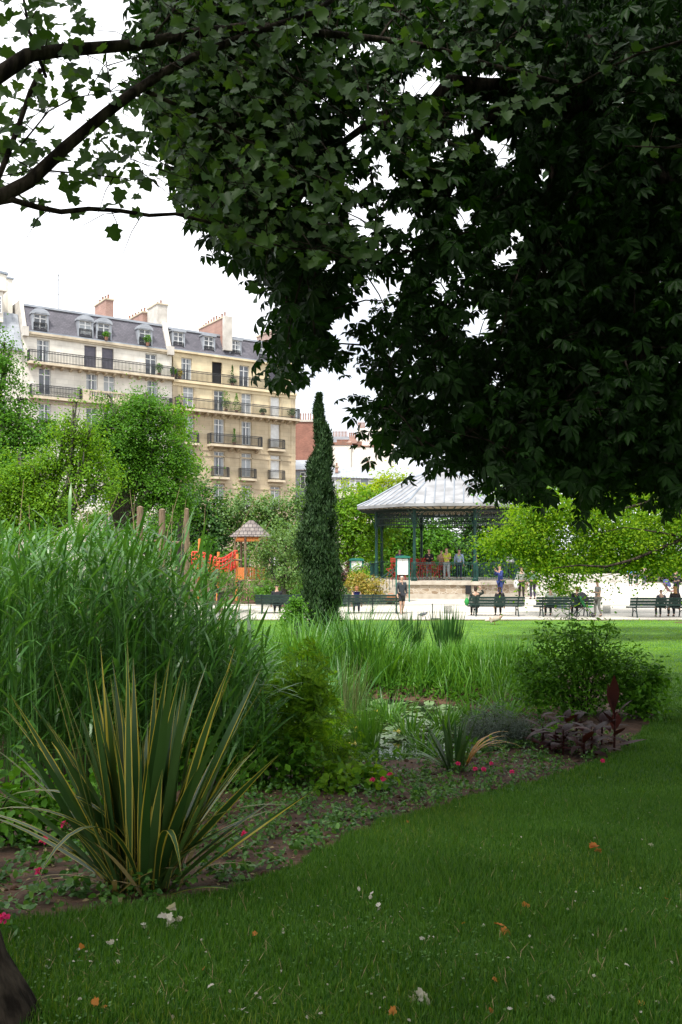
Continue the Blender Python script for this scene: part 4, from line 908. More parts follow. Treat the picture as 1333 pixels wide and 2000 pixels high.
    if hat: b = MB(); b.lathe([(.13*s,0),(.135*s,.012*s),(.092*s,.02*s),(.085*s,.09*s),(.04*s,.11*s)], tuple((ht+V3(0,0,-.03))*s), 12); b.build('hat', cm(hat), t)
    # top
    g = .016; hem = V3(0,0,-.05-coat)
    tv = [(neck0+V3(0,0,-.012),(.085,.075)),(chest,(.17,.122)),(belly,(.148+coat*.05,.118)),(pel+V3(0,0,-.03),(.158+coat*.05,.122))]; te = [(0,1),(1,2),(2,3)]
    if coat and not seated: tv.append((pel+V3(0,0,-.05-coat),(.175,.13))); te.append((3,4))
    if sleeve != 'none':
        for i in (0, 1):
            b = len(tv); tv += [(sh[i],.072)]; te.append((1,b))
            if sleeve == 'short': tv.append((sh[i].lerp(el[i],.6),.06)); te.append((b,b+1))
            else: tv += [(el[i],.056),(el[i].lerp(wr[i],.93),.042)]; te += [(b,b+1),(b+1,b+2)]
    skinned('coat' if coat else 'top', [(p*s,(r[0]*s,r[1]*s) if isinstance(r,tuple) else r*s) for p, r in tv], te, cm(top), t, 1)
    # trousers / shorts
    bv = [(pel,(.152,.115))]; be = []
    for i in (0, 1):
        b = len(bv); bv += [(hip[i],.102)]; be.append((0,b))
        if legs == 'short': bv.append((kn[i].lerp(hip[i],.12),.085)); be.append((b,b+1))
        else: bv += [(kn[i],.074),(kn[i].lerp(an[i],.5),.064),(an[i]+V3(0,0,.02),.052)]; be += [(b,b+1),(b+1,b+2),(b+2,b+3)]
    skinned('shorts' if legs == 'short' else 'trousers', [(p*s,(r[0]*s,r[1]*s) if isinstance(r,tuple) else r*s) for p, r in bv], be, cm(bottom), t, 0)
    for i in (0, 1): skinned('shoe', [(an[i]*s+V3(0,.02,-.045)*s,.045*s),(toe[i]*s,(.045*s,.032*s))], [(0,1)], cm(shoes), t, 0)
    return t
PI = math.pi
def on(px, d): x = wx(px, d); return (x, d, h1(x, d)+.012)
UPR = ((.06,-.02,.06),(.0,-.10,.26))      # right hand to the head
FOLD = [((-.05,-.04,-.27),(.10,-.24,-.16)), ((.05,-.04,-.27),(-.10,-.22,-.20))]
HOLD = [((-.05,.0,-.27),(.04,-.22,-.22)), ((.05,.0,-.27),(-.04,-.22,-.22))]
person('grey-haired man walking in a dark zipped coat and knee-length shorts', on(785, 39.0), R(25), 1.66, top=(.035,.042,.05), bottom=(.022,.024,.03), hair=(.50,.49,.47), coat=.22, legs='short', stride=.12, shoes=(.3,.28,.25))
person('woman with curly light brown hair and bare-shouldered navy top, seated on a bench', (wx(697, 39.3), 39.25, 0), PI, 1.62, 'sit', (.025,.03,.16), (.05,.06,.10), (.34,.15,.06), (.62,.42,.32), 'none', hairlen=.14, female=True)
person('person in black with short dark hair, seated on the bench left of the cypress', (wx(541, 39.3), 39.25, 0), PI, 1.72, 'sit', (.012,.012,.016), (.03,.03,.04), (.015,.012,.01), lean=.1)
person('bushy dark-haired person raising a hand to the head, left on the middle bench', (wx(929, 38.2), 38.15, 0), PI, 1.68, 'sit', (.02,.025,.02), (.02,.02,.025), (.035,.016,.012), arms=[((-.18,-.04,.02),(-.06,.0,.20)), ((.06,.0,-.27),(.08,-.2,-.3))], hairlen=.10)
person('woman in black with long dark brown hair, at the centre of the middle bench', (wx(976, 38.2), 38.15, 0), PI, 1.62, 'sit', (.012,.012,.014), (.03,.03,.035), (.045,.018,.014), hairlen=.22, female=True)
person('black-haired person in a pale top, on the left of the bench by the pushchair', (wx(1075, 38.), 37.95, 0), PI, 1.68, 'sit', (.45,.50,.40), (.03,.03,.04), (.02,.012,.01), sleeve='short')
person('auburn-haired person in black, on the right of the bench by the pushchair', (wx(1127, 38.), 37.95, 0), PI, 1.66, 'sit', (.012,.012,.015), (.03,.03,.03), (.22,.07,.03), hairlen=.05)
person('small brown-haired child, only the head showing over the last bench', (wx(1291, 37.5), 37.45, 0), PI, 1.42, 'sit', (.03,.03,.05), (.04,.04,.05), (.10,.035,.02))
person('adult with long sandy hair and dark top, seated on the rightmost bench', (wx(1318, 37.5), 37.45, 0), PI, 1.72, 'sit', (.02,.015,.015), (.03,.03,.04), (.40,.20,.08), hairlen=.24, female=True)
person('woman in grey T-shirt and grey trousers standing beside the pushchair', on(1168, 37.8), R(-75), 1.52, top=(.22,.22,.21), bottom=(.25,.24,.22), hair=(.08,.03,.02), sleeve='short', arms=HOLD, stride=.12, female=True, hat=(.10,.04,.035))
person('man in a blue suit, hands raised to his face, beside the stone platform', on(978, 46.8), R(-70), 1.82, top=(.022,.04,.17), bottom=(.022,.04,.16), hair=(.05,.035,.025), coat=.14, arms=[((-.05,-.14,-.20),(.10,-.22,.05)), ((.05,-.10,-.24),(-.08,-.24,.0))], lean=.05)
person('person in white shirt standing on the platform behind the man in the suit', (wx(997, 52), 52, BZ+PT), R(30), 1.7, top=(.7,.7,.7), bottom=(.02,.02,.04), hair=(.03,.02,.02))
person('person in grey top and black trousers, right of the platform, carrying a white bag', on(1019, 47.5), R(170), 1.72, top=(.25,.26,.24), bottom=(.02,.012,.014))
person('person in grey-green top and dark trousers standing right of the one with a white bag', on(1041, 47.2), R(190), 1.74, top=(.12,.20,.14), bottom=(.03,.02,.05), hair=(.04,.03,.02))
bag((wx(1009, 47.4), 47.4, .80), (.16, .07, .45), m_wh, 'white shopping bag held by the person in the grey top', 4)
def onp(px, d): return (wx(px, d), d, BZ+PT+.004)
person('dark-haired person on the platform behind the notice panel', onp(781, 50.6), R(10), 1.72, top=(.03,.04,.09), bottom=(.02,.03,.06), hair=(.02,.015,.012))
person('person in black jumper and grey jeans on the platform beside the red chairs', onp(838, 49.8), R(5), 1.74, top=(.012,.012,.014), bottom=(.20,.24,.27), hair=(.10,.04,.025), arms=HOLD, lean=.05)
person('person in a bright yellow shirt and light jeans, on the platform', onp(873, 49.6), R(-40), 1.80, top=(.50,.55,.06), bottom=(.33,.35,.37), hair=(.07,.03,.02), sleeve='short', arms=HOLD, stride=.08)
person('person in a tan top facing the one in yellow, mostly hidden behind', onp(862, 50.4), R(140), 1.68, top=(.40,.28,.17), bottom=(.04,.04,.04), hair=(.05,.03,.02), arms=HOLD)
person('person in a light blue shirt and navy trousers, seen from behind on the platform', onp(897, 50.0), R(160), 1.74, top=(.32,.42,.62), bottom=(.018,.022,.05), hair=(.03,.02,.02), sleeve='long')
person('person in beige crouched over at the back right of the platform', onp(926, 54.5), R(60), 1.45, top=(.38,.32,.25), bottom=(.3,.26,.2), hair=(.2,.15,.1), lean=.3)
person('child in a pale pink shirt under the play tower', (wx(485, 46.5), 46.5, .25), R(15), 1.22, top=(.65,.36,.38), bottom=(.45,.25,.2), hair=(.05,.03,.02), sleeve='short')
person('person in dark clothes pushing the pram at the far right', on(1322, 47.5), R(-60), 1.7, top=(.02,.02,.035), bottom=(.02,.02,.03), arms=HOLD, hair=(.03,.02,.02))
# far visitors under the trees at the end of the plaza
for i, (px_, d_, tp, lb) in enumerate(((1232, 66, (.08,.25,.55), 'distant person in a bright blue top at the end of the plaza'), (1284-40, 68, (.30,.32,.50), 'distant person in lilac beside the one in bright blue'), (1088, 60, (.03,.05,.06), 'distant person in dark clothes behind the potted shrub'), (1258, 67, (.62,.42,.42), 'distant person in pale pink at the end of the plaza'))):
    person(lb, on(px_, d_), R(40*i), 1.55, 'stand', tp, (.05,.06,.10), (.05,.03,.02))
# pushchairs
def pushchair(loc, rz, label, cloth, hood):
    t = thing('pushchair', label, 'pushchair', loc, rz, 'pushchairs')
    for x_ in (-.24, .24):
        g = MB(); g.tube([(x_, .30, .10), (x_, .02, .52), (x_, -.50, 1.02)], .014, 6); g.tube([(x_, -.38, .12), (x_, .02, .50)], .013, 6); g.tube([(x_, .02, .5), (x_, .28, .85)], .012, 5); g.build('frame', M['dark_green_iron'], t)
    for x_ in (-.26, .26):
        for y_, r_ in ((.30, .10), (-.38, .13)):
            g = MB(); n = 16
            ring = [(x_, y_+(r_-.02)*math.cos(2*PI*k/n), r_+(r_-.02)*math.sin(2*PI*k/n)) for k in range(n+1)]; g.tube(ring, .02, 5, False)
            for k in range(4): a = PI*k/4; g.tube([(x_, y_+(r_-.03)*math.cos(a), r_+(r_-.03)*math.sin(a)), (x_, y_-(r_-.03)*math.cos(a), r_-(r_-.03)*math.sin(a))], .005, 4)
            g.build('wheel', M['iron'], t)
    g = MB(); g.tube([(-.24, -.5, 1.02), (0, -.53, 1.04), (.24, -.5, 1.02)], .02, 6); g.build('handle', M['iron'], t)
    g = MB(); n = 7
    sec = [(.30,.42),(.18,.40),(-.02,.42),(-.14,.60),(-.26,.86),(-.20,.88),(-.06,.64),(.02,.47),(.18,.45),(.30,.47)]
    g.add([(-.21,y_,z_) for y_, z_ in sec]+[(.21,y_,z_) for y_, z_ in sec], [(k, (k+1) % 10, (k+1) % 10+10, k+10) for k in range(10)]+[tuple(range(9,-1,-1)), tuple(range(10,20))]); g.build('seat', cloth, t)
    g = MB(); rows = []
    for k in range(7):
        a = R(-15+25*k); rows.append([(.23*math.cos(PI*j/6)*-1, -.16+math.cos(a)*.30*math.sin(PI*j/6)*.9+.02, .72+math.sin(a)*.34*math.sin(PI*j/6)) for j in range(7)])
    g.add([p for r_ in rows for p in r_], [(k*7+j, k*7+j+1, (k+1)*7+j+1, (k+1)*7+j) for k in range(6) for j in range(6)]); g.build('hood', hood, t, smooth=True)
pushchair((wx(1143, 37.6), 37.6, .01), R(-95), 'dark pushchair with a bright green lining beside the bench, next to the woman in grey', m_gr, cm((.02,.02,.03)))
pushchair((wx(1306, 47.2), 47.2, .26), R(-100), 'dark pram with navy and pale blue hood far right on the sand', cm((.25,.10,.10)), cm((.05,.06,.18)))
# ------------------------------------------------------------------ trees and shrubs beyond the pond
G_T = 'trees beyond the plaza and pond'
def BL(specs, d, base):  # (px, py, rx_px, rz_px[, dy]) measured at distance d -> blobs relative to the base
    o = []
    for s_ in specs:
        px, py, rx, rz_ = s_[:4]; dy = s_[4] if len(s_) > 4 else 0; D = d+dy; k = D/F
        o.append((wx(px, D)-base[0], dy, wz(py, D)-base[2], rx*k, rx*k*.9, rz_*k))
    return o
def ptree(label, px, d, specs, n, m, size, clump, cat='tree', name='broadleaf_tree', group=G_T, tr=.15, **kw):
    x = wx(px, d); z = h1(x, d); return tree(name, label, cat, x, d, z, BL(specs, d, (x, d, z)), n, M[m], size, clump, tr, group=group, **kw)
ptree('large dark green tree at the left edge, in front of the blue-grey roof', -30, 30, [(-10,760,50,60),(30,850,55,50),(-60,700,80,80),(-20,930,70,60,-1),(75,840,45,30),(-90,860,80,120,1),(10,690,30,45),(45,920,50,35,-1),(100,830,22,16),(-5,830,60,50),(40,790,30,30)], 42000, 'lf_mid', .09, .36, tmpl=T_leaf(.6), nper=120)
ptree('bright green airy tree left of the cream building, in front of the larger dark tree', 75, 24, [(20,960,60,50),(80,950,50,55),(145,880,35,60),(175,910,40,45),(120,990,60,40),(-30,1000,70,60),(130,840,14,40),(95,900,30,30),(165,850,14,35),(60,920,25,30),(200,950,30,35),(150,800,10,30),(180,850,12,35),(40,900,20,25),(70,1010,60,30)], 34000, 'lf_bright', .07, .26, nper=90, tmpl=T_leaf(.55))
ptree('rounded green tree with a visible dark forked trunk before the cream building', 232, 34, [(250,850,65,45),(310,870,55,60),(225,805,40,30),(290,940,60,50),(345,960,40,45),(180,870,30,45),(280,795,45,25),(340,900,30,40),(262,900,55,40),(200,835,35,25),(325,820,25,30),(285,775,16,16),(215,775,12,16),(360,870,14,14),(372,925,14,30)], 46000, 'lf_mid', .085, .34, nper=130, tmpl=T_leaf(.55), tr=.2)
ptree('tall leafy shoots rising in front of the tan building corner', 350, 36, [(352,800,18,30),(345,840,22,40),(360,900,25,40)], 1800, 'lf_bright', .14, .22, nper=20)
ptree('deep green bushy tree at the foot of the tan building', 400, 53, [(385,985,45,45),(430,1020,45,50),(350,1020,50,50),(400,1060,60,45)], 16000, 'lf_dark', .18, .42)
ptree('soft green tree below the tan building windows, behind the play tower', 520, 53, [(480,985,45,38),(540,1000,45,40),(590,1000,40,45),(440,1010,30,35),(510,1040,60,45),(580,1060,50,50)], 15000, 'lf_soft', .17, .4)
ptree('pale feathery small tree hiding the right half of the play tower', 555, 42, [(540,1070,45,45),(580,1060,35,50),(520,1115,30,18),(560,1120,45,30),(600,1110,35,40),(510,1085,18,14)], 8500, 'lf_soft', .12, .26, tmpl=T_leaf(.4))
ptree('yellow-green tree immediately right of the cypress', 680, 56, [(690,1010,45,40),(660,985,35,40),(720,980,40,35),(700,1060,50,45),(650,1060,40,50),(745,1030,40,45)], 14000, 'lf_bright', .19, .42)
ptree('golden-green tree top just above the left slope of the bandstand roof', 745, 76, [(700,960,40,22),(760,950,45,25),(730,985,60,30),(800,945,35,25)], 6000, 'lf_yellow', .26, .5)
ptree('dark tree behind the left half of the bandstand', 790, 64, [(780,1040,55,50),(750,1080,45,50),(830,1060,50,55),(790,1110,60,35)], 22000, 'lf_mid', .24, .5)
ptree('very dark tree behind the right half of the bandstand', 920, 66, [(900,1050,55,60),(960,1040,55,70),(1010,1060,50,60),(880,1100,60,40),(960,1110,60,40)], 24000, 'lf_dark', .25, .5)
ptree('mid green shrub between the play tower and the cypress, above the bench', 560, 45, [(545,1150,35,22),(590,1140,30,30),(510,1150,30,20)], 5000, 'lf_mid', .12, .25, 'shrub', 'shrub', 'shrubs behind the benches')
ptree('golden orange-tipped rounded shrub behind the woman in the navy top', 712, 44.5, [(712,1150,30,30),(735,1155,20,25),(695,1140,16,22)], 5000, 'lf_gold', .11, .2, 'shrub', 'shrub', 'shrubs behind the benches', shell=.6)
ptree('green rounded shrub in front of the pale notice panel', 702, 45.5, [(704,1115,15,16),(700,1128,18,14)], 2200, 'lf_bright', .10, .16, 'shrub', 'shrub', 'shrubs behind the benches')
ptree('purple-leaved shrub between the cypress and the golden shrub', 680, 47.5, [(682,1122,16,20),(672,1135,14,16)], 1800, 'lf_purple', .11, .18, 'shrub', 'shrub', 'shrubs behind the benches')
ptree('low dark green shrub right beside the cypress foot, behind the bench', 668, 43, [(665,1165,25,20),(650,1150,20,25)], 2500, 'lf_dark', .10, .2, 'shrub', 'shrub', 'shrubs behind the benches')
ptree('tidy green conical bush at the left foot of the cypress', 577, 26, [(577,1195,22,22),(580,1180,12,18),(572,1212,22,14)], 4500, 'lf_mid', .07, .10, 'shrub', 'shrub', 'shrubs behind the benches', shell=.8)
ptree('dense dark shrubbery behind the three timber posts', 300, 51, [(250,1010,45,40),(310,1040,50,45),(230,1060,50,50),(370,1080,45,35),(430,1110,50,28),(300,1090,60,40),(470,1090,35,30),(180,1040,50,50)], 16000, 'lf_mid', .15, .36, 'shrub', 'shrub', 'shrubs behind the benches')
ptree('loose green shrub in front of the red net, partly covering it', 430, 40, [(395,1110,16,16),(430,1130,25,18),(470,1145,25,18)], 2200, 'lf_soft', .10, .2, 'shrub', 'shrub', 'shrubs behind the benches', nper=25)
# trees on the right
ptree('bright yellow-green tree with low drooping boughs over the right half of the plaza', 1330, 27, [(1040,1035,60,40),(975,1045,40,22),(1000,1060,50,20),(1090,1085,50,25),(1180,1050,70,40),(1260,1040,65,40),(1320,1010,60,50),(1085,1128,28,16),(1060,1105,35,16),(1240,1090,50,22),(1310,1092,50,22),(1130,990,70,40),(1060,990,50,35),(1400,1000,90,80),(1150,1105,35,14),(1210,960,80,35,2),(1300,940,70,40,2),(1030,960,50,30,2)], 62000, 'lf_bough', .085, .30, tmpl=T_leaf(.55), tr=.2, trunk=False, nper=60)
ptree('mid green tree high behind the yellow-green boughs on the right', 1500, 36, [(1150,930,110,60,1),(1270,920,110,70),(1050,930,70,55),(1340,870,110,90),(1200,860,90,60),(1100,870,70,50,2)], 26000, 'lf_mid', .16, .40, trunk=False)
for i, (px_, d_, lb, m_) in enumerate(((1040, 77, 'distant clipped green tree behind the platform railing at the end of the plaza', 'lf_mid'), (1130, 78, 'distant dark tree at the end of the plaza, left of the people in blue', 'lf_dark'), (1220, 79, 'distant mid green tree at the end of the plaza, behind the people in blue', 'lf_mid'), (1310, 78, 'distant dark tree at the end of the plaza, behind the pram', 'lf_dark'), (1400, 76, 'distant dark tree at the far right end of the plaza', 'lf_dark'))):
    ptree(lb, px_, d_, [(px_,1080,60,50),(px_-30,1110,45,32),(px_+30,1112,45,32),(px_,1020,60,60)], 7000, m_, .26, .55)
b = MB(); b.box(wx(1030, 73.5), wx(1260, 73.5), 73.5, 74.0, .25, 1.0); setp(b.build('low_wall', M['cement'], off=(wx(1030,73.5), 73.5, .25), loc=(wx(1030,73.5), 73.5, .25)), 'low pale wall closing the far end of the plaza', 'wall')
# shrub with white edged leaves in a grey pot
t = thing('potted_shrub', 'white-edged leafy shrub in a grey-blue pot behind the second bench from the right', 'potted plant', (wx(1097, 42), 42, h1(3, 42)))
b = MB(); b.lathe([(.22, 0), (.30, .5), (.32, .56), (.30, .56)], (0,0,0), 14); b.build('pot', cm((.16,.24,.27), .5), t)
p, q_ = rand_in_blobs([(0,0,.95,.5,.4,.4)], 260, .2, 10); leafmass('foliage', T_leaf(.4), p, q_, .22, M['petal_white'], t, (0,0,0)); p, q_ = rand_in_blobs([(0,0,.9,.5,.4,.4)], 300, .2, 10); leafmass('foliage', T_leaf(.4), p, q_, .22, M['lf_mid'], t, (0,0,0))
# cypress
CX, CD = wx(626, 30), 30.
cy = thing('cypress_tree', 'tall narrow dark green cypress rising to a point beside the pond lawn', 'tree', (CX, CD, 0))
n = 44000; zz_ = (rng.random(n)**.85)*(wz(778, CD)); prf = ([0, .5, 1.1, 1.7, 2.4, 3.0, 3.6, 4.2, 4.9, 5.5, 6.1, 6.6, 7.1, 7.5, 7.9], [.42, .56, .60, .67, .61, .64, .54, .50, .42, .40, .28, .26, .15, .12, .03]); rr_ = np.interp(zz_, *prf)
th_ = rng.random(n)*2*PI; spr = rng.integers(0, 420, n); sz, st = rng.random(420)*7.9, rng.random(420)*2*PI; own = rng.random(n) < .6
zz_ = np.where(own, np.clip(sz[spr]+rng.normal(.12, .22, n), 0, wz(778, CD)), zz_); th_ = np.where(own, st[spr]+rng.normal(0, .16, n), th_); rr_ = .9*np.interp(zz_, *prf)
lump = 1+.14*np.sin(th_*3+zz_*2.1)+.10*np.sin(th_*5-zz_*3.3)+.08*np.sin(zz_*7+th_*2)+np.where(own, .0+.34*(spr % 7)/6, -.16); ra_ = rr_*lump*(.45+.55*rng.random(n)**.45)
p = np.stack([CX+ra_*np.cos(th_)+.07*np.sin(zz_*1.3)+.05*np.sin(zz_*3.1+1), CD+ra_*np.sin(th_), zz_+.05], 1); nn = np.stack([np.cos(th_), np.sin(th_), np.full(n, .1)], 1)
leafmass('crown', T_diamond(.32), p, nn, .13*(.6+.9*rng.random(n)), M['lf_cypress'], cy, (CX, CD, 0), .5, tdir=np.stack([np.cos(th_)*.35, np.sin(th_)*.35, np.full(n, 1.3)], 1))
b = MB(); b.tube([(0,0,-.1), (0,0,.3), (0,0,6.5)], [.14,.11,.03], 7); b.build('trunk', M['bark'], cy)
yt = [o for o in sc.objects if o.get('label', '').startswith('bright yellow-green tree with low')][0]
yl = tuple(yt.location); tx = wx(1480, 27)
b = MB(); b.tube([(tx, 27, 0), (tx-.1, 27, 2), (tx-.3, 27, 5)], [.28, .22, .14], 9)
for pts_, r_ in (([(1470,1000,27),(1340,1050,26.5),(1240,1092,26),(1185,1107,25.8),(1130,1104,25.8),(1080,1110,25.6)], .07), ([(1470,900,27),(1330,960,27),(1200,1000,27),(1080,1030,27),(1000,1040,27)], .07), ([(1340,1050,26.5),(1290,1040,26),(1220,1030,26),(1130,1050,26)], .035), ([(1240,1092,26),(1200,1120,26),(1160,1130,26)], .02)):
    k = len(pts_); b.tube([P(*q) for q in pts_], [r_*(1-.8*i/(k-1)) for i in range(k)], 6)
b.build('trunk', M['bark'], yt, yl, smooth=True)
gt = [o for o in sc.objects if o.get('label', '').startswith('mid green tree high behind')][0]; gl = tuple(gt.location)
b = MB(); X_ = gl[0]; b.tube([(X_, 36, 0), (X_, 36, 3), (X_-.8, 36, 6)], [.3, .25, .15], 9)
for q in ((1100, 930), (1300, 880), (1200, 850)): b.tube([(X_, 36, 3.5), P(q[0], q[1]+60, 36.5), P(q[0], q[1], 36)], [.12, .08, .03], 6)
b.build('trunk', M['bark'], gt, gl, smooth=True)

# ------------------------------------------------------------------ pond margin and bed planting
def arr_h(x, y, dz=0): return np.stack([x, y, hz(x, y)+dz], 1)
# reed bed (nobody could count it)
n = 1500; rx_ = rng.random(n); ry_ = rng.random(n)
d_ = 9.2+rx_*0+6.0*ry_**1.1; px_ = -120+640*rx_**.95+ry_*20
X = (px_-666.5)/F*d_; H = np.clip(np.interp(px_, [-120, 0, 150, 330, 400, 450, 520], [2.7, 2.7, 2.75, 2.62, 2.1, 1.7, 1.3])+(d_-11)*.03, .8, 3.3)*(.82+.22*rng.random(n)); base = arr_h(X, d_)
rd_az = rng.random(n)*2*PI; tl = np.abs(rng.normal(0, .09, n))
reed = blades('reed_bed', base, rd_az, tl, H, .012, M['lf_reed'], 4, .12, wbase=1); setp(reed, 'dense mass of tall green reeds filling the left side of the pond', 'reeds', kind='stuff')
L_ = []; 
reps = 9; k = np.repeat(np.arange(n), reps); f = np.tile(np.linspace(.16, 1.0, reps), n)+rng.normal(0, .04, n*reps); f = np.clip(f, .08, 1.0)
hx = np.stack([np.cos(rd_az), np.sin(rd_az)], 1); bp = base[k].copy(); bp[:, :2] += hx[k]*(H[k]*f*np.sin(tl[k]+.04*f))[:, None]; bp[:, 2] += H[k]*f*np.cos(tl[k])
N = len(bp); laz = rng.random(N)*2*PI; laz = np.where(rng.random(N) < .35, rng.normal(-.2, .6, N), laz)
reed_l = blades('reed_leaves', bp, laz, np.clip(rng.normal(.75, .35, N), .08, 1.6), rng.uniform(.26, .62, N), rng.uniform(.022, .046, N), M['lf_reed'], 4, np.clip(rng.normal(.9, .8, N), 0, 2.6), wbase=.45, twist=.7)
setp(reed_l, 'long arching ribbon leaves of the tall reeds on the left of the pond', 'reed leaves', kind='stuff')
# dry stalks of last year
for i, (p_, y0, y1, ln) in enumerate(((30,1180,935,.02),(62,1240,985,-.02),(150,1180,960,.15),(190,1230,1000,-.05),(205,1200,930,-.14),(330,1180,985,.01),(345,1190,975,.03),(372,1170,1010,-.01),(388,1180,985,.02),(400,1150,968,.17),(425,1190,1010,.2),(280,1160,955,-.05),(292,1180,950,.1),(255,1240,965,.01))):
    D = 11.+.2*i; x_ = wx(p_, D); y_ = D; z0 = h1(x_, D); zt = wz(y1, D); b = MB(); hh = zt-z0
    b.tube([(x_, y_, z0), (x_+ln*hh*.2, y_, z0+hh*.5), (x_+ln*hh*.6, y_+.05, z0+hh*.85), (x_+ln*hh, y_+.1, zt)], [.011,.009,.006,.003], 4)
    setp(b.build('dry_reed_stalk', M['lf_reed_dry'], off=(x_, y_, z0), loc=(x_, y_, z0)), 'thin bleached dry reed stalk standing taller than the green reeds', 'reed stalk', 'dry stalks among the reeds')
# clumps of blades
def clump(name, label, cat, x, y, n, L, w, m, tilt=.22, droop=.5, spread=.14, group=None, seg=4, twist=.3, z=None, stripe=None, bend=None):
    z0 = h1(x, y) if z is None else z; t = thing(name, label, cat, (x, y, z0), group=group)
    a = rng.random(n)*2*PI; r = spread*np.sqrt(rng.random(n)); base = np.stack([x+r*np.cos(a), y+r*np.sin(a), np.full(n, z0-.02)], 1)
    az = a+rng.normal(0, .5, n); ti = np.abs(rng.normal(tilt*.9, tilt*.5, n))*(.4+.6*r/spread)
    blades('leaves', base, az, ti, L*rng.uniform(.6, 1.05, n), w*rng.uniform(.75, 1.1, n), m, seg, droop*rng.uniform(.3, 1.6, n), t, (x, y, z0), stripe=stripe, twist=twist); return t
# iris clumps beyond the pond
clump('iris_clump', 'dark upright sword-leaved clump on the sunny lawn, left of two', 'iris', wx(800, 22), 22, 190, 1.4, .03, M['lf_iris_dark'], .22, .15, .26, 'sword-leaved clumps on the far bank')
clump('iris_clump', 'dark upright sword-leaved clump on the sunny lawn, right of two', 'iris', wx(876, 22), 22, 200, 1.45, .03, M['lf_iris_dark'], .2, .12, .26, 'sword-leaved clumps on the far bank')
for i, (p_, d2, L, nb) in enumerate(((650,19,.9,110),(700,20,.8,120),(745,18.8,.95,120),(790,19.6,.8,130),(830,19,.95,140),(865,20,.85,120),(905,19,1.0,150),(945,19.6,1.0,150),(985,19,1.05,150),(1015,18.6,1.1,130),(770,20.6,.7,100),(930,20.8,.8,120),(1000,20.6,.9,110),(680,18.4,1.0,120),(610,19.4,1.0,120),(580,20.4,1.0,120),(720,21.4,.7,120),(630,21.6,.8,120),(850,18.7,.8,100),(965,18.4,.8,110))):
    clump('iris_clump', 'fresh green grassy iris tuft in the dense row along the far edge of the pond', 'iris', wx(p_, d2), d2, nb, L, .024, M['lf_iris'], .28, .45, .30, 'iris tufts along the far pond edge')
# leafy ground foliage as one mass round the pond
n = 26000; px_ = rng.uniform(380, 1060, n); d_ = rng.uniform(16.6, 22.5, n); d_ = np.where(px_ < 520, rng.uniform(12, 22, n), d_); X = (px_-666.5)/F*d_
lowm = (((X+.6)/3.9)**2+((d_-15.2)/3.4)**2 > 1) & ((np.sin(X*1.9+d_)*np.cos(d_*2.4-X) > -.3) | (rng.random(n) < .2)); X, d_ = X[lowm], d_[lowm]; hh = .05+.45*rng.random(len(X))*np.clip(.55+.6*np.sin(X*3.1)*np.sin(d_*2.3+X), .1, 1.2)
nr = 5200; ar = rng.random(nr)*2*PI; rr2 = rng.uniform(.97, 1.13, nr); rx2, ry2 = POND[0]+POND[2]*rr2*np.cos(ar), POND[1]+POND[3]*rr2*np.sin(ar); kk2 = (np.sin(ar*9)+np.sin(ar*23)+rng.normal(0, .5, nr)) > -.7
X, d_, hh = np.concatenate([X, rx2[kk2]]), np.concatenate([d_, ry2[kk2]]), np.concatenate([hh, (.28*rng.random(nr)*(.6+.4*np.sin(ar*17)))[kk2]])
lm = leafmass('waterside_foliage', T_leaf(.45), np.stack([X, d_, np.maximum(hz(X, d_), -.3)+hh*.75], 1), np.tile([0, -.2, 1.], (len(X), 1)), .07*(.6+1.2*rng.random(len(X))), M['lf_mid'], jitter=.8)
setp(lm, 'low bright waterside foliage growing along the pond banks', 'foliage', kind='stuff')
n = 3600; px_ = rng.uniform(480, 1090, n); d_ = rng.uniform(16.4, 21.6, n); d_ = np.where((px_ > 740) & (d_ > 20.2), d_-2.2, d_); gx_ = (px_-666.5)/F*d_; d_ = np.where(((gx_+.6)/3.9)**2+((d_-15.2)/3.4)**2 < 1, d_+2.6, d_); X = (px_-666.5)/F*d_
gr = blades('waterside_grass', arr_h(X, d_), rng.random(n)*2*PI, np.abs(rng.normal(.25, .18, n)), rng.uniform(.35, 1.1, n)*np.interp(px_, [480, 700, 1090], [1.5, 1, .85]), rng.uniform(.012, .026, n), M['lf_iris'], 5, rng.uniform(.2, 1.6, n), twist=.4); setp(gr, 'loose reedy grass on the bank under the cypress', 'grass', kind='stuff')
# rushes standing in the water
M['lf_rush'] = leafmat('rush_stem', (.06,.10,.03), (.16,.15,.07), .2)
clump('rush_clump', 'dark narrow rush clump standing in the open water of the pond', 'rushes', wx(715, 13.6), 13.6, 260, .95, .010, M['lf_iris'], .18, .5, .20, z=WZ-.05)
clump('rush_clump', 'tall thin brown-stemmed rushes just behind the dark clump in the water', 'rushes', wx(690, 15.2), 15.2, 90, 1.5, .008, M['lf_rush'], .12, .25, .22, z=WZ-.05)
clump('reed_clump', 'tall grey-green broad-leaved reed clump above the pond centre, left of the iris tufts', 'reeds', wx(665, 17), 17, 150, 1.75, .03, M['lf_reed'], .3, .9, .4)
clump('reed_clump', 'loose reed clump leaning right beside the feathery shrub', 'reeds', wx(560, 15), 15, 150, 1.9, .03, M['lf_reed'], .3, .9, .5)
for p_, d2, nb, L, m_, lb in ((610,16.4,120,1.7,'lf_reed','tall arching reed clump between the feathery shrub and the rushes'),(700,19.4,150,1.9,'lf_reed','tall grey-green reeds right of the cypress foot, on the far bank'),(735,18.9,120,1.5,'lf_iris','bright tangled reed clump at the back of the pond'),(640,21,130,1.7,'lf_reed','tall reeds directly below the cypress foot'),(590,19,130,1.7,'lf_iris','bright reeds left of the cypress foot')):
    clump('reed_clump', lb, 'reeds', wx(p_, d2), d2, nb, L, .03, M[m_], .3, 1.0, .42, twist=.6)
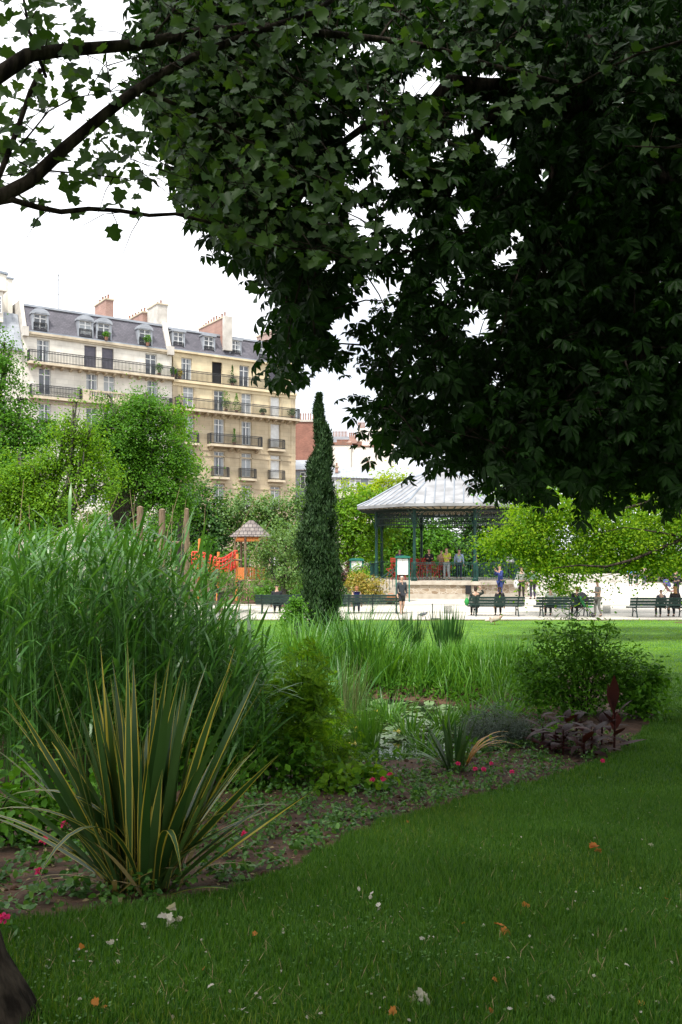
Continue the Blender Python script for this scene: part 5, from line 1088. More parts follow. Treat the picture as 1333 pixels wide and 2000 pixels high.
clump('reed_clump', 'fresh grassy reed clump over the middle of the water', 'reeds', wx(760, 16.8), 16.8, 130, 1.0, .024, M['lf_reed'], .3, .9, .4)
for p_, d2, L, nb, lb in ((830,13.4,.62,46,'pale arching leafy water plant left of the small sword plant'),(800,14.6,.6,50,'arching water plant behind the pale one, in the middle of the pond'),(870,15.0,.7,60,'broad-leaved water plant against the iris row, right of the pond'),(925,15.4,.75,70,'grassy water plant above the grey mound'),(650,14.0,.55,50,'low water plant left of the dark rushes'),(760,15.8,.6,60,'low water plant among the lily pads at the back of the pond'),(985,15.8,.8,80,'grassy tuft on the bank behind the grey mound')):
    clump('water_plant', lb, 'water plant', wx(p_, d2), d2, nb, L, .032, M['lf_iris'], .6, 1.1, .16, z=max(h1(wx(p_, d2), d2), WZ-.02), twist=.5)
# water lilies
pad = MB(); m2 = 18; pad.v = [(0, 0, .004)]+[(math.cos(2*PI*(k+.4)/m2), math.sin(2*PI*(k+.4)/m2), .004+.012*(k % 3 == 0)) for k in range(m2)]; pad.f = [(0, k+1, k+2) for k in range(m2-1)]; pad.m = [0]*(m2-1)
M['lf_pad'] = leafmat('lily_pad_leaf', (.08,.16,.04), (.22,.32,.14), .2, .25, .6); M['lf_pad'].node_tree.nodes['Principled BSDF'].inputs['Specular IOR Level'].default_value = .7
p0 = None
for i in range(170):
    for _ in range(40):
        px2, d2 = rng.uniform(590, 900), rng.uniform(13.6, 18.2); x_ = wx(px2, d2)
        if ((x_-POND[0])/(POND[2]))**2+((d2-POND[1])/(POND[3]*1.0))**2 < .97 and (d2 > 14.2 or rng.random() < .3): break
    if p0 is None: p0 = pad.build('lily_pad', M['lf_pad']); o = p0
    else: o = p0.copy(); sc.collection.objects.link(o)
    s_ = rng.uniform(.07, .15); o.scale = (s_, s_, 1); o.rotation_euler = (rng.normal(0, .12), rng.normal(0, .12), rng.random()*6.28); o.location = (x_, d2, WZ+.012+.02*rng.random()); setp(o, 'flat round lily pad floating on the open pond water', 'lily pad', 'lily pads on the pond')
for i, (px2, py2, lb) in enumerate(((640,1420,'leftmost pale yellow water flower'),(697,1430,'pale yellow water flower left of the dark rushes'),(738,1396,'pale yellow water flower farthest back, behind the rushes'),(776,1436,'small yellow water flower right of the dark rushes'),(690,1460,'pale yellow water flower nearest the open water'))):
    d2 = (CZ-WZ)*F/(py2-HZ)*.985; x_ = wx(px2, d2); t = thing('water_flower', lb, 'flower', (x_, d2, WZ)); 
    n = 14; a = np.arange(n)*2.4; p = np.tile([x_, d2, WZ+.10], (n, 1)); leafmass('petals', T_leaf(.5), p, np.tile([0, 0, .3], (n, 1)), .075, M['petal_yellow'], t, (x_, d2, WZ), .5, tdir=np.stack([np.cos(a), np.sin(a), np.full(n, .8)], 1))
    b = MB(); b.tube([(0,0,-.05), (0,0,.11)], .008, 5); b.build('stem', M['lf_iris'], t)
# feathery shrub by the water
def shrub(name, label, x, y, blobs, n, m, size, tm, clumpr=.12, nper=12, group=None, down=.0, stems=9, shell=.3, jit=.6):
    z0 = h1(x, y); t = thing(name, label, 'shrub', (x, y, z0), group=group)
    bl = [(x+a, y+b_, z0+c, r1, r2, r3) for a, b_, c, r1, r2, r3 in blobs]
    p, q_ = rand_in_blobs(bl, n, clumpr, nper, shell); k = p[:, 2] > z0+.04; p, q_ = p[k], q_[k]
    leafmass('foliage', tm, p, q_+np.array([0,0,.6]), size*(.6+.7*rng.random(len(p))), m, t, (x, y, z0), jit, down)
    b = MB()
    for i in range(stems):
        q2 = bl[i % len(bl)]; e = Vector((q2[0]+rng.normal(0, .4)*q2[3], q2[1]+rng.normal(0, .4)*q2[4], q2[2]+q2[5]*.6)); s_ = Vector((x+rng.normal(0, .06), y+rng.normal(0, .06), z0-.03)); md = s_.lerp(e, .5)+Vector((rng.normal(0, .05), 0, 0)); b.tube([s_, md, e], [.012, .009, .003], 5)
    b.build('stem', M['bark'], t, (x, y, z0)); return t
shrub('feathery_shrub', 'light green feathery-leaved shrub, tallest by the near water', wx(585, 10.2), 10.2, [(0,0,1.2,.28,.3,.42),(.1,0,.8,.34,.3,.4),(-.1,0,.45,.32,.3,.3),(-.22,.1,.9,.2,.2,.3),(.2,0,1.0,.22,.2,.25)], 720, M['lf_bright'], .19, T_frond(9), .13, 8)
shrub('feathery_shrub', 'lower feathery green shrub right of the tallest one, at the water edge', wx(640, 10.4), 10.4, [(0,0,.28,.26,.3,.2),(.18,0,.2,.2,.2,.14)], 220, M['lf_bright'], .15, T_frond(8), .1, 8)
shrub('feathery_shrub', 'bright feathery shrub farther back, left of the tall rushes', wx(600, 14.2), 14.2, [(0,0,.9,.45,.4,.5),(.3,0,.6,.35,.3,.35),(-.3,0,.6,.35,.3,.4),(.1,0,1.35,.2,.2,.3)], 700, M['lf_bright'], .2, T_frond(9), .15, 8)
shrub('leafy_shrub', 'ragged tall leafy shrub on the right bank, behind the dark red cannas', wx(1138, 15), 15, [(-.35,0,.75,.5,.45,.5),(.35,0,.8,.5,.45,.5),(.05,0,1.05,.35,.35,.45),(-.8,.0,.5,.4,.4,.4),(.8,0,.5,.35,.4,.4),(-.62,0,1.25,.14,.14,.34),(-.25,0,1.5,.12,.12,.30),(.15,0,1.4,.1,.1,.3),(.45,0,1.4,.15,.15,.3),(-.1,0,.35,.9,.5,.35),(.95,0,.9,.14,.14,.25),(-1.0,0,.85,.12,.12,.25)], 8200, M['lf_mid'], .095, T_leaf(.36), .12, 12, stems=26)
shrub('grey_shrub', 'soft grey-green lavender-like mound between the sword plant and the dark red leaves', wx(975, 12.6), 12.6, [(0,0,.34,.42,.35,.34),(.35,0,.26,.3,.3,.26),(-.35,0,.25,.25,.3,.25)], 6500, M['lf_grey'], .075, T_diamond(.16), .10, 20, down=-1.2)
shrub('leafy_shrub', 'low bright-leaved bush in front of the reeds beneath the sword plant tips', wx(470, 9.6), 9.6, [(0,0,.35,.5,.4,.3),(.5,0,.3,.4,.3,.28),(-.5,.1,.4,.4,.4,.3)], 2600, M['lf_mid'], .09, T_leaf(.55), .12, 12)
shrub('leafy_shrub', 'low leafy green bush left of the striped sword plant base', wx(40, 6.6), 6.6, [(0,0,.3,.45,.35,.28),(-.5,0,.3,.4,.4,.25),(.4,.2,.25,.4,.4,.22)], 1600, M['lf_mid'], .085, T_leaf(.6), .11, 12)
shrub('leafy_shrub', 'small round-leaved green bush on the bank right of the feathery shrub foot', wx(660, 9.4), 9.4, [(0,0,.16,.3,.3,.15),(.35,.1,.13,.22,.22,.12)], 700, M['lf_bright'], .08, T_leaf(.8), .09, 10)
shrub('leafy_shrub', 'scrappy green bush at the right end of the planting, beside the lawn', wx(1255, 14.6), 14.6, [(0,0,.35,.4,.4,.35),(.2,0,.7,.2,.2,.2)], 1500, M['lf_mid'], .09, T_leaf(.6), .12, 12)
# cannas
def canna(px2, d2, hgt, n, label, upright=0):
    x_, z0 = wx(px2, d2), h1(wx(px2, d2), d2); t = thing('canna_plant', label, 'canna', (x_, d2, z0), group='dark red cannas')
    b = MB(); b.tube([(0,0,-.03), (.01,0,hgt*.5), (0,0,hgt*.85)], [.016,.013,.006], 6); b.build('stem', M['lf_canna'], t)
    a = np.arange(n)*2.4+rng.random(); f = np.linspace(.1, .95, n); base = np.stack([np.full(n, x_), np.full(n, d2), z0+hgt*.75*f], 1)
    tl = np.linspace(1.25, .12 if upright else 1.0, n)+rng.normal(0, .1, n); blades('leaves', base, a, tl, rng.uniform(.28, .50, n), rng.uniform(.10, .17, n), M['lf_canna'], 7, rng.uniform(.5, 1.9, n)*(1-upright*.6), t, (x_, d2, z0), wbase=.25, twist=.3)
canna(1200, 12.1, .80, 8, 'tallest dark canna with one big upright leaf, at the right of the planting', 1)
canna(1155, 11.9, .42, 10, 'bronze canna with a leaf turning yellow, between the tallest and the shiny-leaved ones'); canna(1100, 11.8, .40, 11, 'shiny dark red canna with broad leaves, nearest the grey mound'); canna(1085, 12.0, .34, 10, 'low dark red canna between the leaning one and the shiny one'); canna(1175, 12.5, .42, 10, 'low canna just left of the tallest, at the back'); canna(1140, 11.6, .30, 9, 'lowest dark canna at the front of the group'); canna(1105, 12.7, .45, 10, 'purple-black canna in the back row beside the shrub')
canna(1060, 12.2, .40, 10, 'dark red canna leaning left behind the grey mound'); canna(1125, 12.4, .5, 10, 'deep red canna at the back of the dark group')
# small sword plant with orange leaves
sx_, sy_ = wx(890, 10.6), 10.6
t = clump('sword_plant', 'small green sword-leaved plant with arching orange-yellow leaves near the water', 'sword plant', sx_, sy_, 44, .78, .035, M['lf_flax'], .42, .6, .10, seg=6)
n = 9; z0 = h1(sx_, sy_); blades('orange_leaves', np.tile([sx_+.12, sy_-.02, z0+.05], (n, 1)), rng.normal(.0, .5, n), rng.uniform(.35, .6, n), rng.uniform(.55, .85, n), .03, M['lf_orange'], 8, rng.uniform(1.6, 2.3, n), t, (sx_, sy_, z0))
n = 12; blades('pale_leaves', np.tile([sx_-.1, sy_, z0+.02], (n, 1)), rng.normal(PI, .6, n), rng.uniform(.6, 1.1, n), rng.uniform(.45, .7, n), .03, M['lf_iris'], 7, rng.uniform(.6, 1.3, n), t, (sx_, sy_, z0))
# ------------------------------------------------------------------ the striped sword plant in front
fx, fy = -1.16, 5.15; fz = h1(fx, fy)
FL = thing('striped_sword_plant', 'large sword-leaved plant with green blades edged in yellow, in the left foreground', 'sword plant', (fx, fy, fz))
n = 112; a = rng.random(n)*2*PI; r = .15*np.sqrt(rng.random(n)); base = np.stack([fx+r*np.cos(a)*1.3, fy+r*np.sin(a), np.full(n, fz-.03)], 1)
az = np.where(rng.random(n) < .5, np.where(np.cos(a) > 0, rng.normal(0, .5, n), rng.normal(PI, .5, n)), a); ti = np.clip(np.abs(rng.normal(.0, .42, n)), .02, 1.1); Lf = rng.uniform(.7, 1.5, n)*(1-.18*(ti > .5))
for sl_, st_ in ((slice(0, 34), ()), (slice(34, 66), (0, 3)), (slice(66, 100), (0,)), (slice(100, 112), (0, 1))): blades('blade', base[sl_], az[sl_], ti[sl_], Lf[sl_], rng.uniform(.042, .072, n)[sl_], [M['lf_flax'], M['lf_flax_y']], 9, (rng.uniform(0, .7, n)*(.3+ti))[sl_], FL, (fx, fy, fz), stripe=st_, wbase=.5, twist=.9)
hero = [(232,1.62,.0,.05,PI),(95,1.62,.33,.05,PI),(440,1.42,.36,.06,0),(300,1.2,.1,.05,0),(160,1.25,.45,.2,PI),(40,1.35,.62,.15,PI),(400,1.25,.3,.1,0),(-20,1.4,.75,.25,PI),(350,1.3,.2,.08,0),(205,1.3,.15,.06,PI)]
n = len(hero); blades('tall_blade', np.array([[fx+(.05 if h_[4] == 0 else -.05)*rng.random(), fy-.02+.02*i, fz-.03] for i, h_ in enumerate(hero)]), [h_[4]+rng.normal(0, .12) for h_ in hero], [h_[2] for h_ in hero], [h_[1] for h_ in hero], .055, [M['lf_flax'], M['lf_flax_y']], 10, [h_[3] for h_ in hero], FL, (fx, fy, fz), stripe=(0, 3), twist=.25)
n = 8; blades('bent_blade', np.array([[fx+.12*math.cos(q), fy-.1, fz] for q in range(n)]), [PI, PI+.3, PI-.2, -.1, .2, -1.9, -1.2, PI+.5], [.35, .5, .9, .7, .95, .35, .25, .7], [1.3, 1.15, 1.2, 1.25, 1.0, 1.25, 1.05, 1.4], .045, [M['lf_flax'], M['lf_flax_y']], 12, [2.3, 1.6, .9, 1.2, .45, 2.5, 2.6, .8], FL, (fx, fy, fz), stripe=(0, 3), twist=.3)
n = 26; blades('dead_blade', np.stack([fx+.25*rng.normal(0, .5, n), fy-.1+.1*rng.normal(0, 1, n), np.full(n, fz)], 1), rng.random(n)*2*PI, rng.uniform(.6, 1.4, n), rng.uniform(.3, .8, n), .03, M['lf_reed_dry'], 6, rng.uniform(.3, 1.2, n), FL, (fx, fy, fz), twist=.5)
# ------------------------------------------------------------------ bedding in the soil
def in_bed(n):
    y = rng.uniform(4.0, 13.2, n*4); wdt = 1.0+.25*(y-4); x = np.array([xe(v) for v in y])-.05-rng.random(n*4)**1.1*np.interp(y, [4, 6, 8, 10, 12], [1.9, 2.4, 2.0, 2.6, 3.2])
    return x[:n], y[:n]
cx_, cy_ = in_bed(680); P_, N_, S_ = [], [], []
for x, y in zip(cx_, cy_):
    k = rng.integers(8, 30); r_ = rng.uniform(.04, .13); hh_ = rng.uniform(.03, .16); a = rng.random(k)*2*PI; q = np.sqrt(rng.random(k))*r_
    P_.append(np.stack([x+q*np.cos(a), y+q*np.sin(a), h1(x, y)+.01+hh_*rng.random(k)], 1)); N_.append(np.stack([np.cos(a)*.5, np.sin(a)*.5, np.ones(k)], 1)); S_.append(rng.uniform(.025, .06, k))
lm = leafmass('bedding_weeds', T_leaf(.62), np.concatenate(P_), np.concatenate(N_), np.concatenate(S_), M['lf_bed'], jitter=.45); setp(lm, 'low green weeds and seedlings scattered over the brown flower bed', 'weeds', kind='stuff')
n = 900; x, y = in_bed(n); lm = leafmass('soil_litter', T_leaf(.5), np.stack([x, y, hz(x, y)+.012], 1), np.tile([0, 0, 1.], (n, 1)), rng.uniform(.02, .05, n), M['lf_reed_dry'], jitter=.4); setp(lm, 'small dry leaf litter lying on the soil of the bed', 'leaf litter', kind='stuff')
cb = MB(); 
for i in range(420):
    x, y = in_bed(1); x, y = float(x[0]), float(y[0]); r_ = rng.uniform(.01, .035); cb.lathe([(r_*.5, -.01), (r_, r_*.3), (r_*.4, r_*.9)], (x, y, h1(x, y)), 5)
setp(cb.build('soil_clods', M['soil'], smooth=True), 'brown clods of loose earth on the flower bed', 'soil', kind='stuff')
def z_hit(px2, py2):
    for d2 in np.arange(2.8, 30, .02):
        if wz(py2, d2) <= h1(wx(px2, d2), d2)+.012: return d2
    return 30.
def pink(px2, py2, label, r=.032, hh=.16):
    d2 = z_hit(px2, py2+hh*F/7); d2 = max(d2, 3); x_ = wx(px2, d2); z0 = h1(x_, d2); zt = wz(py2, d2); zt = min(max(zt, z0+.06), z0+.3)
    t = thing('pink_flower', label, 'flower', (x_, d2, z0), group='pink flowers in the bed')
    n = 34; dd = unit(rng.normal(0, 1, (n, 3))); dd[:, 2] = np.abs(dd[:, 2]); leafmass('petals', T_leaf(.8), dd*r*.55+np.array([0, 0, zt-z0]), dd, r*.7, M['petal_pink'], t, (0,0,0), .4)
    b = MB(); b.tube([(0,0,-.01), (.01,0,(zt-z0)*.6), (0,0,zt-z0)], .003, 4); b.build('stem', M['lf_bed'], t)
    n = 10; dd = unit(rng.normal(0, 1, (n, 3))); leafmass('leaves', T_leaf(.6), dd*np.array([.07, .07, .02])+np.array([0, 0, .04]), dd+np.array([0,0,1.]), .05, M['lf_bed'], t, (0,0,0), .5)
for q in ((125,1612,'vivid pink flower glimpsed left through the striped blades'),(78,1703,'pink flower in the open soil left of the striped sword plant'),(85,1642,'dusky pink flower at the left, above the one in open soil'),(478,1632,'pink flower just right of the striped sword plant'),(762,1513,'larger pink flower by the near water edge'),(748,1522,'pink flower touching the larger one by the water edge'),(728,1524,'small pink flower left of the pair by the water'),(895,1492,'dark pink flower at the base of the small sword plant'),(960,1492,'pink flower under the arching orange leaves'),(945,1503,'small pink flower beneath the arching orange leaves'),(1000,1508,'bright double pink flower right of the orange leaves'),(928,1502,'magenta flower between the small sword plant and orange leaves'),(8,1795,'pink flower cut by the left edge, near the tree trunk'),(1178,1487,'small pink flower below the dark cannas')): pink(*q)
# dead leaves on the grass
def dead(px2, py2, label, m, s_, n=2, grp='dead leaves on the near lawn'):
    d2 = z_hit(px2, py2); x_ = wx(px2, d2); z0 = h1(x_, d2)+.03
    o = leafmass('fallen_leaf', T_lobed(), np.array([[x_, d2, z0+.012*i] for i in range(n)])+rng.normal(0, .008, (n, 3)), np.tile([0, -.4, 1.], (n, 1)), .78*s_*rng.uniform(.7, 1, n), M[m], None, (x_, d2, z0), .55)
    o.location = (x_, d2, z0); setp(o, label, 'leaf', grp)
dead(330,1815,'pale curled leaf heap on the grass, largest, below the striped sword plant','lf_pale',.06,8); dead(285,1822,'pale curled leaf just left of the largest heap','lf_pale',.035); dead(350,1810,'pale leaf at the right of the largest heap','lf_pale',.04,3)
dead(162,1870,'small orange leaf at the lower left of the lawn','lf_rust',.035); dead(215,1855,'white curled leaf above the lower white one at the left','lf_pale',.035); dead(224,1882,'white curled leaf below the upper white one at the left','lf_pale',.035)
dead(820,1960,'large cream leaf at the bottom centre of the lawn','lf_pale',.065,3); dead(990,1828,'bright orange star-shaped leaf right of centre','lf_rust',.075,3); dead(1165,1667,'orange-brown leaf clump on the upper right lawn','lf_rust',.085,4); dead(1273,1658,'bluish white leaf on the right lawn','lf_pale',.055,2)
dead(740,1782,'white leaf, lowest of three at lawn centre','lf_pale',.035); dead(702,1755,'white leaf, leftmost of three at lawn centre','lf_pale',.035); dead(728,1763,'white leaf, middle of three at lawn centre','lf_pale',.03); dead(1032,1778,'small yellow-orange leaf above the orange star-shaped one','lf_rust',.035)
dead(960,1925,'small orange leaf below the star-shaped one','lf_rust',.035,1); dead(1072,1968,'pinkish white leaf at the lower right','lf_pale',.045); dead(1045,1955,'white leaf just left of the pinkish one','lf_pale',.03,1); dead(1230,1910,'white leaf at the far lower right','lf_pale',.035); dead(968,1980,'orange scrap near the bottom edge','lf_rust',.03,1); dead(765,1995,'orange leaf cut by the bottom edge','lf_rust',.045)
dead(500,1838,'rusty leaf in the lawn left of centre','lf_rust',.035,1); dead(395,1905,'rusty brown leaf in the lower left lawn','lf_rust',.045,1); dead(194,1985,'rust-red leaf near the foot of the trunk','lf_rust',.04,2); dead(403,1945,'brownish white leaf at the lower left','lf_pale',.035,1); dead(505,1950,'white speck of leaf at the lower centre left','lf_pale',.025,1)
dead(542,1895,'pale grey leaf scrap at the middle left','lf_pale',.03,1); dead(822,1847,'pale leaf scrap right of lawn centre','lf_pale',.03,1); dead(843,1732,'white flake of leaf near the bed corner','lf_pale',.03,1); dead(893,1730,'white flake of leaf right of the one near the bed corner','lf_pale',.03,1); dead(1258,1716,'tiny white leaf on the far right lawn','lf_pale',.035,1)
dead(148,1808,'white leaf at the bed edge left of the striped sword plant','lf_pale',.035,1); dead(1297,1765,'tan leaf at the right edge of the lawn','lf_rust',.03,1); dead(478,1980,'faded leaf near the bottom edge left of centre','lf_pale',.035,1); dead(1000,1993,'white leaf cut by the bottom edge at the right','lf_pale',.03,1); dead(102,1882,'tiny white leaf near the trunk','lf_pale',.025,1)
dead(1250,1968,'yellow leaf at the lower right corner','lf_orange' ,.035,1); dead(902,1810,'orange and yellow leaf left of the star-shaped one','lf_orange',.03,1); dead(790,1612,'rust leaf on the edge of the soil bed','lf_rust',.06,2)
# ------------------------------------------------------------------ grass blades
def grass(name, n, yl, yh, xr, L, w, m, label, powr=1.0, seg=2):
    y = yl*(yh/yl)**(rng.random(n)**powr); x0 = np.array([xe(v) for v in y]) if yh < 20.1 else np.full(n, -7.); lim = (1333-666.5)/F*y*1.25+1.3
    lo = np.maximum(x0, -lim); x = lo+(np.minimum(lim, xr)-lo)*rng.random(n); k = lim > lo+.02; x, y = x[k], y[k]; N = len(x)
    pat = .65+.5*(.5+.5*np.sin(x*2.1+np.sin(y*1.7)*1.5)*np.sin(y*2.6+x))
    o = blades(name, arr_h(x, y, .005), rng.random(N)*2*PI, np.abs(rng.normal(.3, .3, N)), L*rng.uniform(.5, 1.3, N)*pat, w, m, seg, rng.uniform(.2, 1.4, N), wbase=.9); setp(o, label, 'grass', kind='stuff')
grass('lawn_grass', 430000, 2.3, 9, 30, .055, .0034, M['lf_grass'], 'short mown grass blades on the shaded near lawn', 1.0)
n = 5200; y = 2.8*(9/2.8)**rng.random(n); x = rng.uniform(-1, 1, n)*.42*y; c_ = np.sin(x*2.3+1)*np.sin(y*1.9+x) > rng.normal(.25, .35, n); k = c_ & (x > np.array([xe(v) for v in y])+.02); x, y = x[k], y[k]
setp(leafmass('lawn_clover', T_leaf(.8), np.stack([x, y, hz(x, y)+.03+.02*rng.random(len(x))], 1), np.tile([0, 0, 1.], (len(x), 1)), rng.uniform(.008, .017, len(x)), M['lf_bed'], jitter=.4), 'patches of small round clover leaves in the near lawn', 'clover', kind='stuff')
n = 420; y = 2.8*(10/2.8)**rng.random(n); x = rng.uniform(-1, 1, n)*.42*y; k = x > np.array([xe(v) for v in y])+.02; x, y = x[k], y[k]
setp(leafmass('fallen_petals', T_leaf(.8), np.stack([x, y, hz(x, y)+.035], 1), np.tile([0, 0, 1.], (len(x), 1)), rng.uniform(.008, .020, len(x)), M['lf_pale'], jitter=.5), 'tiny pale petals and bits sprinkled over the near lawn', 'petals', kind='stuff')
n = 2600; y = 2.8*(9/2.8)**rng.random(n); x = rng.uniform(-1, 1, n)*.42*y; k = x > np.array([xe(v) for v in y])+.02; x, y = x[k], y[k]
setp(blades('dry_grass', arr_h(x, y, .01), rng.random(len(x))*2*PI, rng.uniform(.5, 1.5, len(x)), rng.uniform(.03, .09, len(x)), .003, M['lf_reed_dry'], 2, .5), 'dry straw-coloured clippings lying in the near lawn', 'clippings', kind='stuff')
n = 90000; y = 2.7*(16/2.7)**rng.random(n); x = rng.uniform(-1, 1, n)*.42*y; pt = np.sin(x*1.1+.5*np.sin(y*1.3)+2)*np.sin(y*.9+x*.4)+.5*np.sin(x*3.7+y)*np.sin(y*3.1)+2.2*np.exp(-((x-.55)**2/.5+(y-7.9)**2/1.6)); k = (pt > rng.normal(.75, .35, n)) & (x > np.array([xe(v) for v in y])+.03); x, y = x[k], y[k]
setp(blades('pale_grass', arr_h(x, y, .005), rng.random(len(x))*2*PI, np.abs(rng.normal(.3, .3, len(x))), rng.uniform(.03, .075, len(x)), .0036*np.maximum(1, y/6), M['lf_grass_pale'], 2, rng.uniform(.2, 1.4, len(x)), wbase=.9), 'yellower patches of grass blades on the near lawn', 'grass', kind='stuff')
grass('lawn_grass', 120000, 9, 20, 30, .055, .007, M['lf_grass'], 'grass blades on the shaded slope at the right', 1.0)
grass('lawn_grass', 90000, 20.05, 36.1, 30, .05, .012, M['lf_grass_sunlit'], 'short sunny grass blades on the far lawn', 1.0)
# ------------------------------------------------------------------ overhanging trees
def inpoly(x, y, poly):
    x, y = np.asarray(x), np.asarray(y); c = np.zeros(len(x), bool); n = len(poly); j = n-1
    for i in range(n):
        xi, yi = poly[i]; xj, yj = poly[j]; t_ = ((yi > y) != (yj > y)) & (x < (xj-xi)*(y-yi)/((yj-yi) or 1e-9)+xi); c ^= t_; j = i
    return c
CHP = [(300,-80),(315,60),(302,150),(312,225),(365,320),(412,425),(455,485),(505,515),(548,575),(562,640),(548,700),(548,745),(562,745),(598,690),(652,690),(640,630),(668,575),(715,545),(695,640),(715,720),(705,790),(740,860),(800,880),(870,900),(925,905),(965,945),(1000,975),(1040,980),(1062,945),(1100,930),(1140,972),(1180,985),(1220,925),(1270,945),(1300,995),(1360,960),(1500,960),(1500,-80)]
HOLES = [(825,160,36,18),(965,270,30,14),(708,600,12,22),(735,300,16,12),(755,345,14,18),(715,350,10,10),(725,80,20,12),(935,632,24,16),(690,250,16,20),(985,500,18,14),(780,430,24,16),(655,640,12,16),(650,520,8,10),(850,300,9,14),(905,420,14,16),(760,560,16,12),(1010,450,10,14),(700,420,14,18),(860,560,14,12),(1065,345,12,14)]
chx, chy = 6.4, 9.5; chz = h1(chx, chy)
CH = thing('chestnut_tree', 'huge dark horse chestnut whose drooping canopy fills the top and right of the view', 'tree', (chx, chy, chz))
for _ in range(70): HOLES.append((rng.uniform(560, 1010), rng.uniform(20, 780), rng.uniform(3, 11), rng.uniform(3, 12)))
for _ in range(40): HOLES.append((rng.uniform(950, 1300), rng.uniform(20, 700), rng.uniform(1, 5), rng.uniform(1, 5)))
clus = []
N0 = 6800
while len(clus) < N0:
    q = rng.uniform([270, -80], [1500, 1040]); 
    if not inpoly([q[0]], [q[1]], CHP)[0]: continue
    if any(((q[0]-h_[0])/(h_[2]*1.9+2))**2+((q[1]-h_[1])/(h_[3]*1.9+2))**2 < 1 for h_ in HOLES): continue
    dens = .42+.58*min(1, max(0, (q[0]-600)/420)) if q[1] > 250 else .55+.45*min(1, max(0, (q[0]-700)/300))
    if q[0] < 660: dens = max(dens, .85)
    if rng.random() > dens: continue
    lo = np.interp(q[0], [300, 700, 1300], [6.2, 7.0, 8.0]); hi = np.interp(q[0], [300, 700, 1300], [8.5, 12.5, 15.0]); clus.append((q[0], q[1], rng.uniform(lo, hi)))
clus = np.array(clus); cp = np.stack([wx(clus[:, 0], clus[:, 2]), clus[:, 2], wz(clus[:, 1], clus[:, 2])], 1)
nper = 5; pos = np.repeat(cp, nper, 0)+rng.normal(0, 1, (N0*nper, 3))*np.array([.13, .2, .10]); k = rng.random(len(pos)) < 1
ppx = 666.5+pos[:, 0]/pos[:, 1]*F; ppy = HZ-(pos[:, 2]-CZ)/pos[:, 1]*F
hole = np.zeros(len(pos), bool)
for h_ in HOLES: hole |= ((ppx-h_[0])/(h_[2]*1.3+3))**2+((ppy-h_[1])/(h_[3]*1.3+3))**2 < 1
pos = pos[~hole]; nn = np.stack([-.35+0*pos[:, 0], -.5+0*pos[:, 0], .8+0*pos[:, 0]], 1)
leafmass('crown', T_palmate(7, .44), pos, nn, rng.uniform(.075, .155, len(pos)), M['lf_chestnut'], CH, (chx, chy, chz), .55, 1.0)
nb_ = 9000; q = rng.uniform([930, -80], [1500, 930], (nb_, 2)); q = q[rng.random(nb_) < np.interp(q[:, 0], [930, 1080, 1500], [.15, 1, 1])]; dq = rng.uniform(11.5, 17.5, len(q)); hb = np.ones(len(q), bool)
for h_ in HOLES: hb &= ((q[:, 0]-h_[0])/(h_[2]+6))**2+((q[:, 1]-h_[1])/(h_[3]+6))**2 > 1
q, dq = q[hb], dq[hb]; leafmass('inner_crown', T_leaf(.6), np.stack([wx(q[:, 0], dq), dq, wz(q[:, 1], dq)], 1), np.tile([-.2, -.3, .9], (len(q), 1)), rng.uniform(.18, .34, len(q)), M['lf_chestnut'], CH, (chx, chy, chz), .6, .6)  # coarse leaf layer added deep in the crown to block light
# unseen rest of the crown, placed and shaped to shade canopy and near lawn
def unseen_shade_crown(n, lo, hi, size, m, root, loc, tm):
    p = rng.uniform(lo, hi, (n, 3)); px3 = np.where(p[:, 1] > .3, 666.5+p[:, 0]/np.maximum(p[:, 1], .3)*F, 9e9); py3 = np.where(p[:, 1] > .3, HZ-(p[:, 2]-CZ)/np.maximum(p[:, 1], .3)*F, -9e9)
    vis = (px3 > -260) & (px3 < 1560) & (py3 > -330) & (p[:, 1] > .3)
    c = (np.array(lo)+np.array(hi))/2; h = (np.array(hi)-np.array(lo))/2; e = (((p-c)/h)**2).sum(1) < 1.25
    p = p[~vis & e]; return leafmass('shade_crown', tm, p, np.tile([0, 0, 1.], (len(p), 1)), size*rng.uniform(.7, 1.2, len(p)), m, root, loc, .6, .5)
unseen_shade_crown(16000, (1.0, -9, 4.6), (17, 20, 12.5), .42, M['lf_chestnut'], CH, (chx, chy, chz), T_leaf(.6))  # out-of-view chestnut leaves added to keep the canopy dark
b = MB(); b.tube([(chx, chy, chz-.2), (chx, chy, chz+.3), (chx-.1, chy, 3), (chx-.3, chy, 5.5), (chx-.4, chy, 9)], [.62, .45, .38, .30, .12], 14)
def bough(pts_, r0, r1, n=7, mb=b):
    k = len(pts_); mb.tube(pts_, [r0+(r1-r0)*i/(k-1) for i in range(k)], n)
bough([(chx-.15, chy, 4.2), P(1250,330,9.3), P(1140,215,9), P(1050,175,8.8), P(960,175,8.6), P(880,165,8.4), P(850,200,8.3), P(800,218,8.2), P(740,228,8.1)], .17, .045)
bough([P(800,218,8.2), P(802,245,8.15), P(812,278,8.1)], .045, .02); bough([P(745,228,8.1), P(752,250,8), P(790,262,8)], .035, .02); bough([P(860,195,8.3), P(868,240,8.2), P(866,270,8.2)], .03, .02)
bough([P(1050,175,8.8), P(950,235,8.6), P(910,300,8.5), P(870,390,8.4), P(850,480,8.3), P(840,560,8.2)], .07, .015)
bough([(chx-.2, chy, 4.8), P(1200,120,9.5), P(1080,40,9), P(950,-40,8.8)], .12, .05); bough([P(1140,215,9), P(1080,330,9), P(1060,480,9), P(1070,640,9)], .05, .015); bough([(chx-.1, chy, 3.2), P(1250,700,9), P(1130,740,8.8), P(1000,800,8.5), P(900,850,8)], .12, .015)
bough([P(740,228,8.1), P(640,300,7.8), P(560,430,7.6), P(560,600,7.4), P(570,700,7.3)], .035, .008)
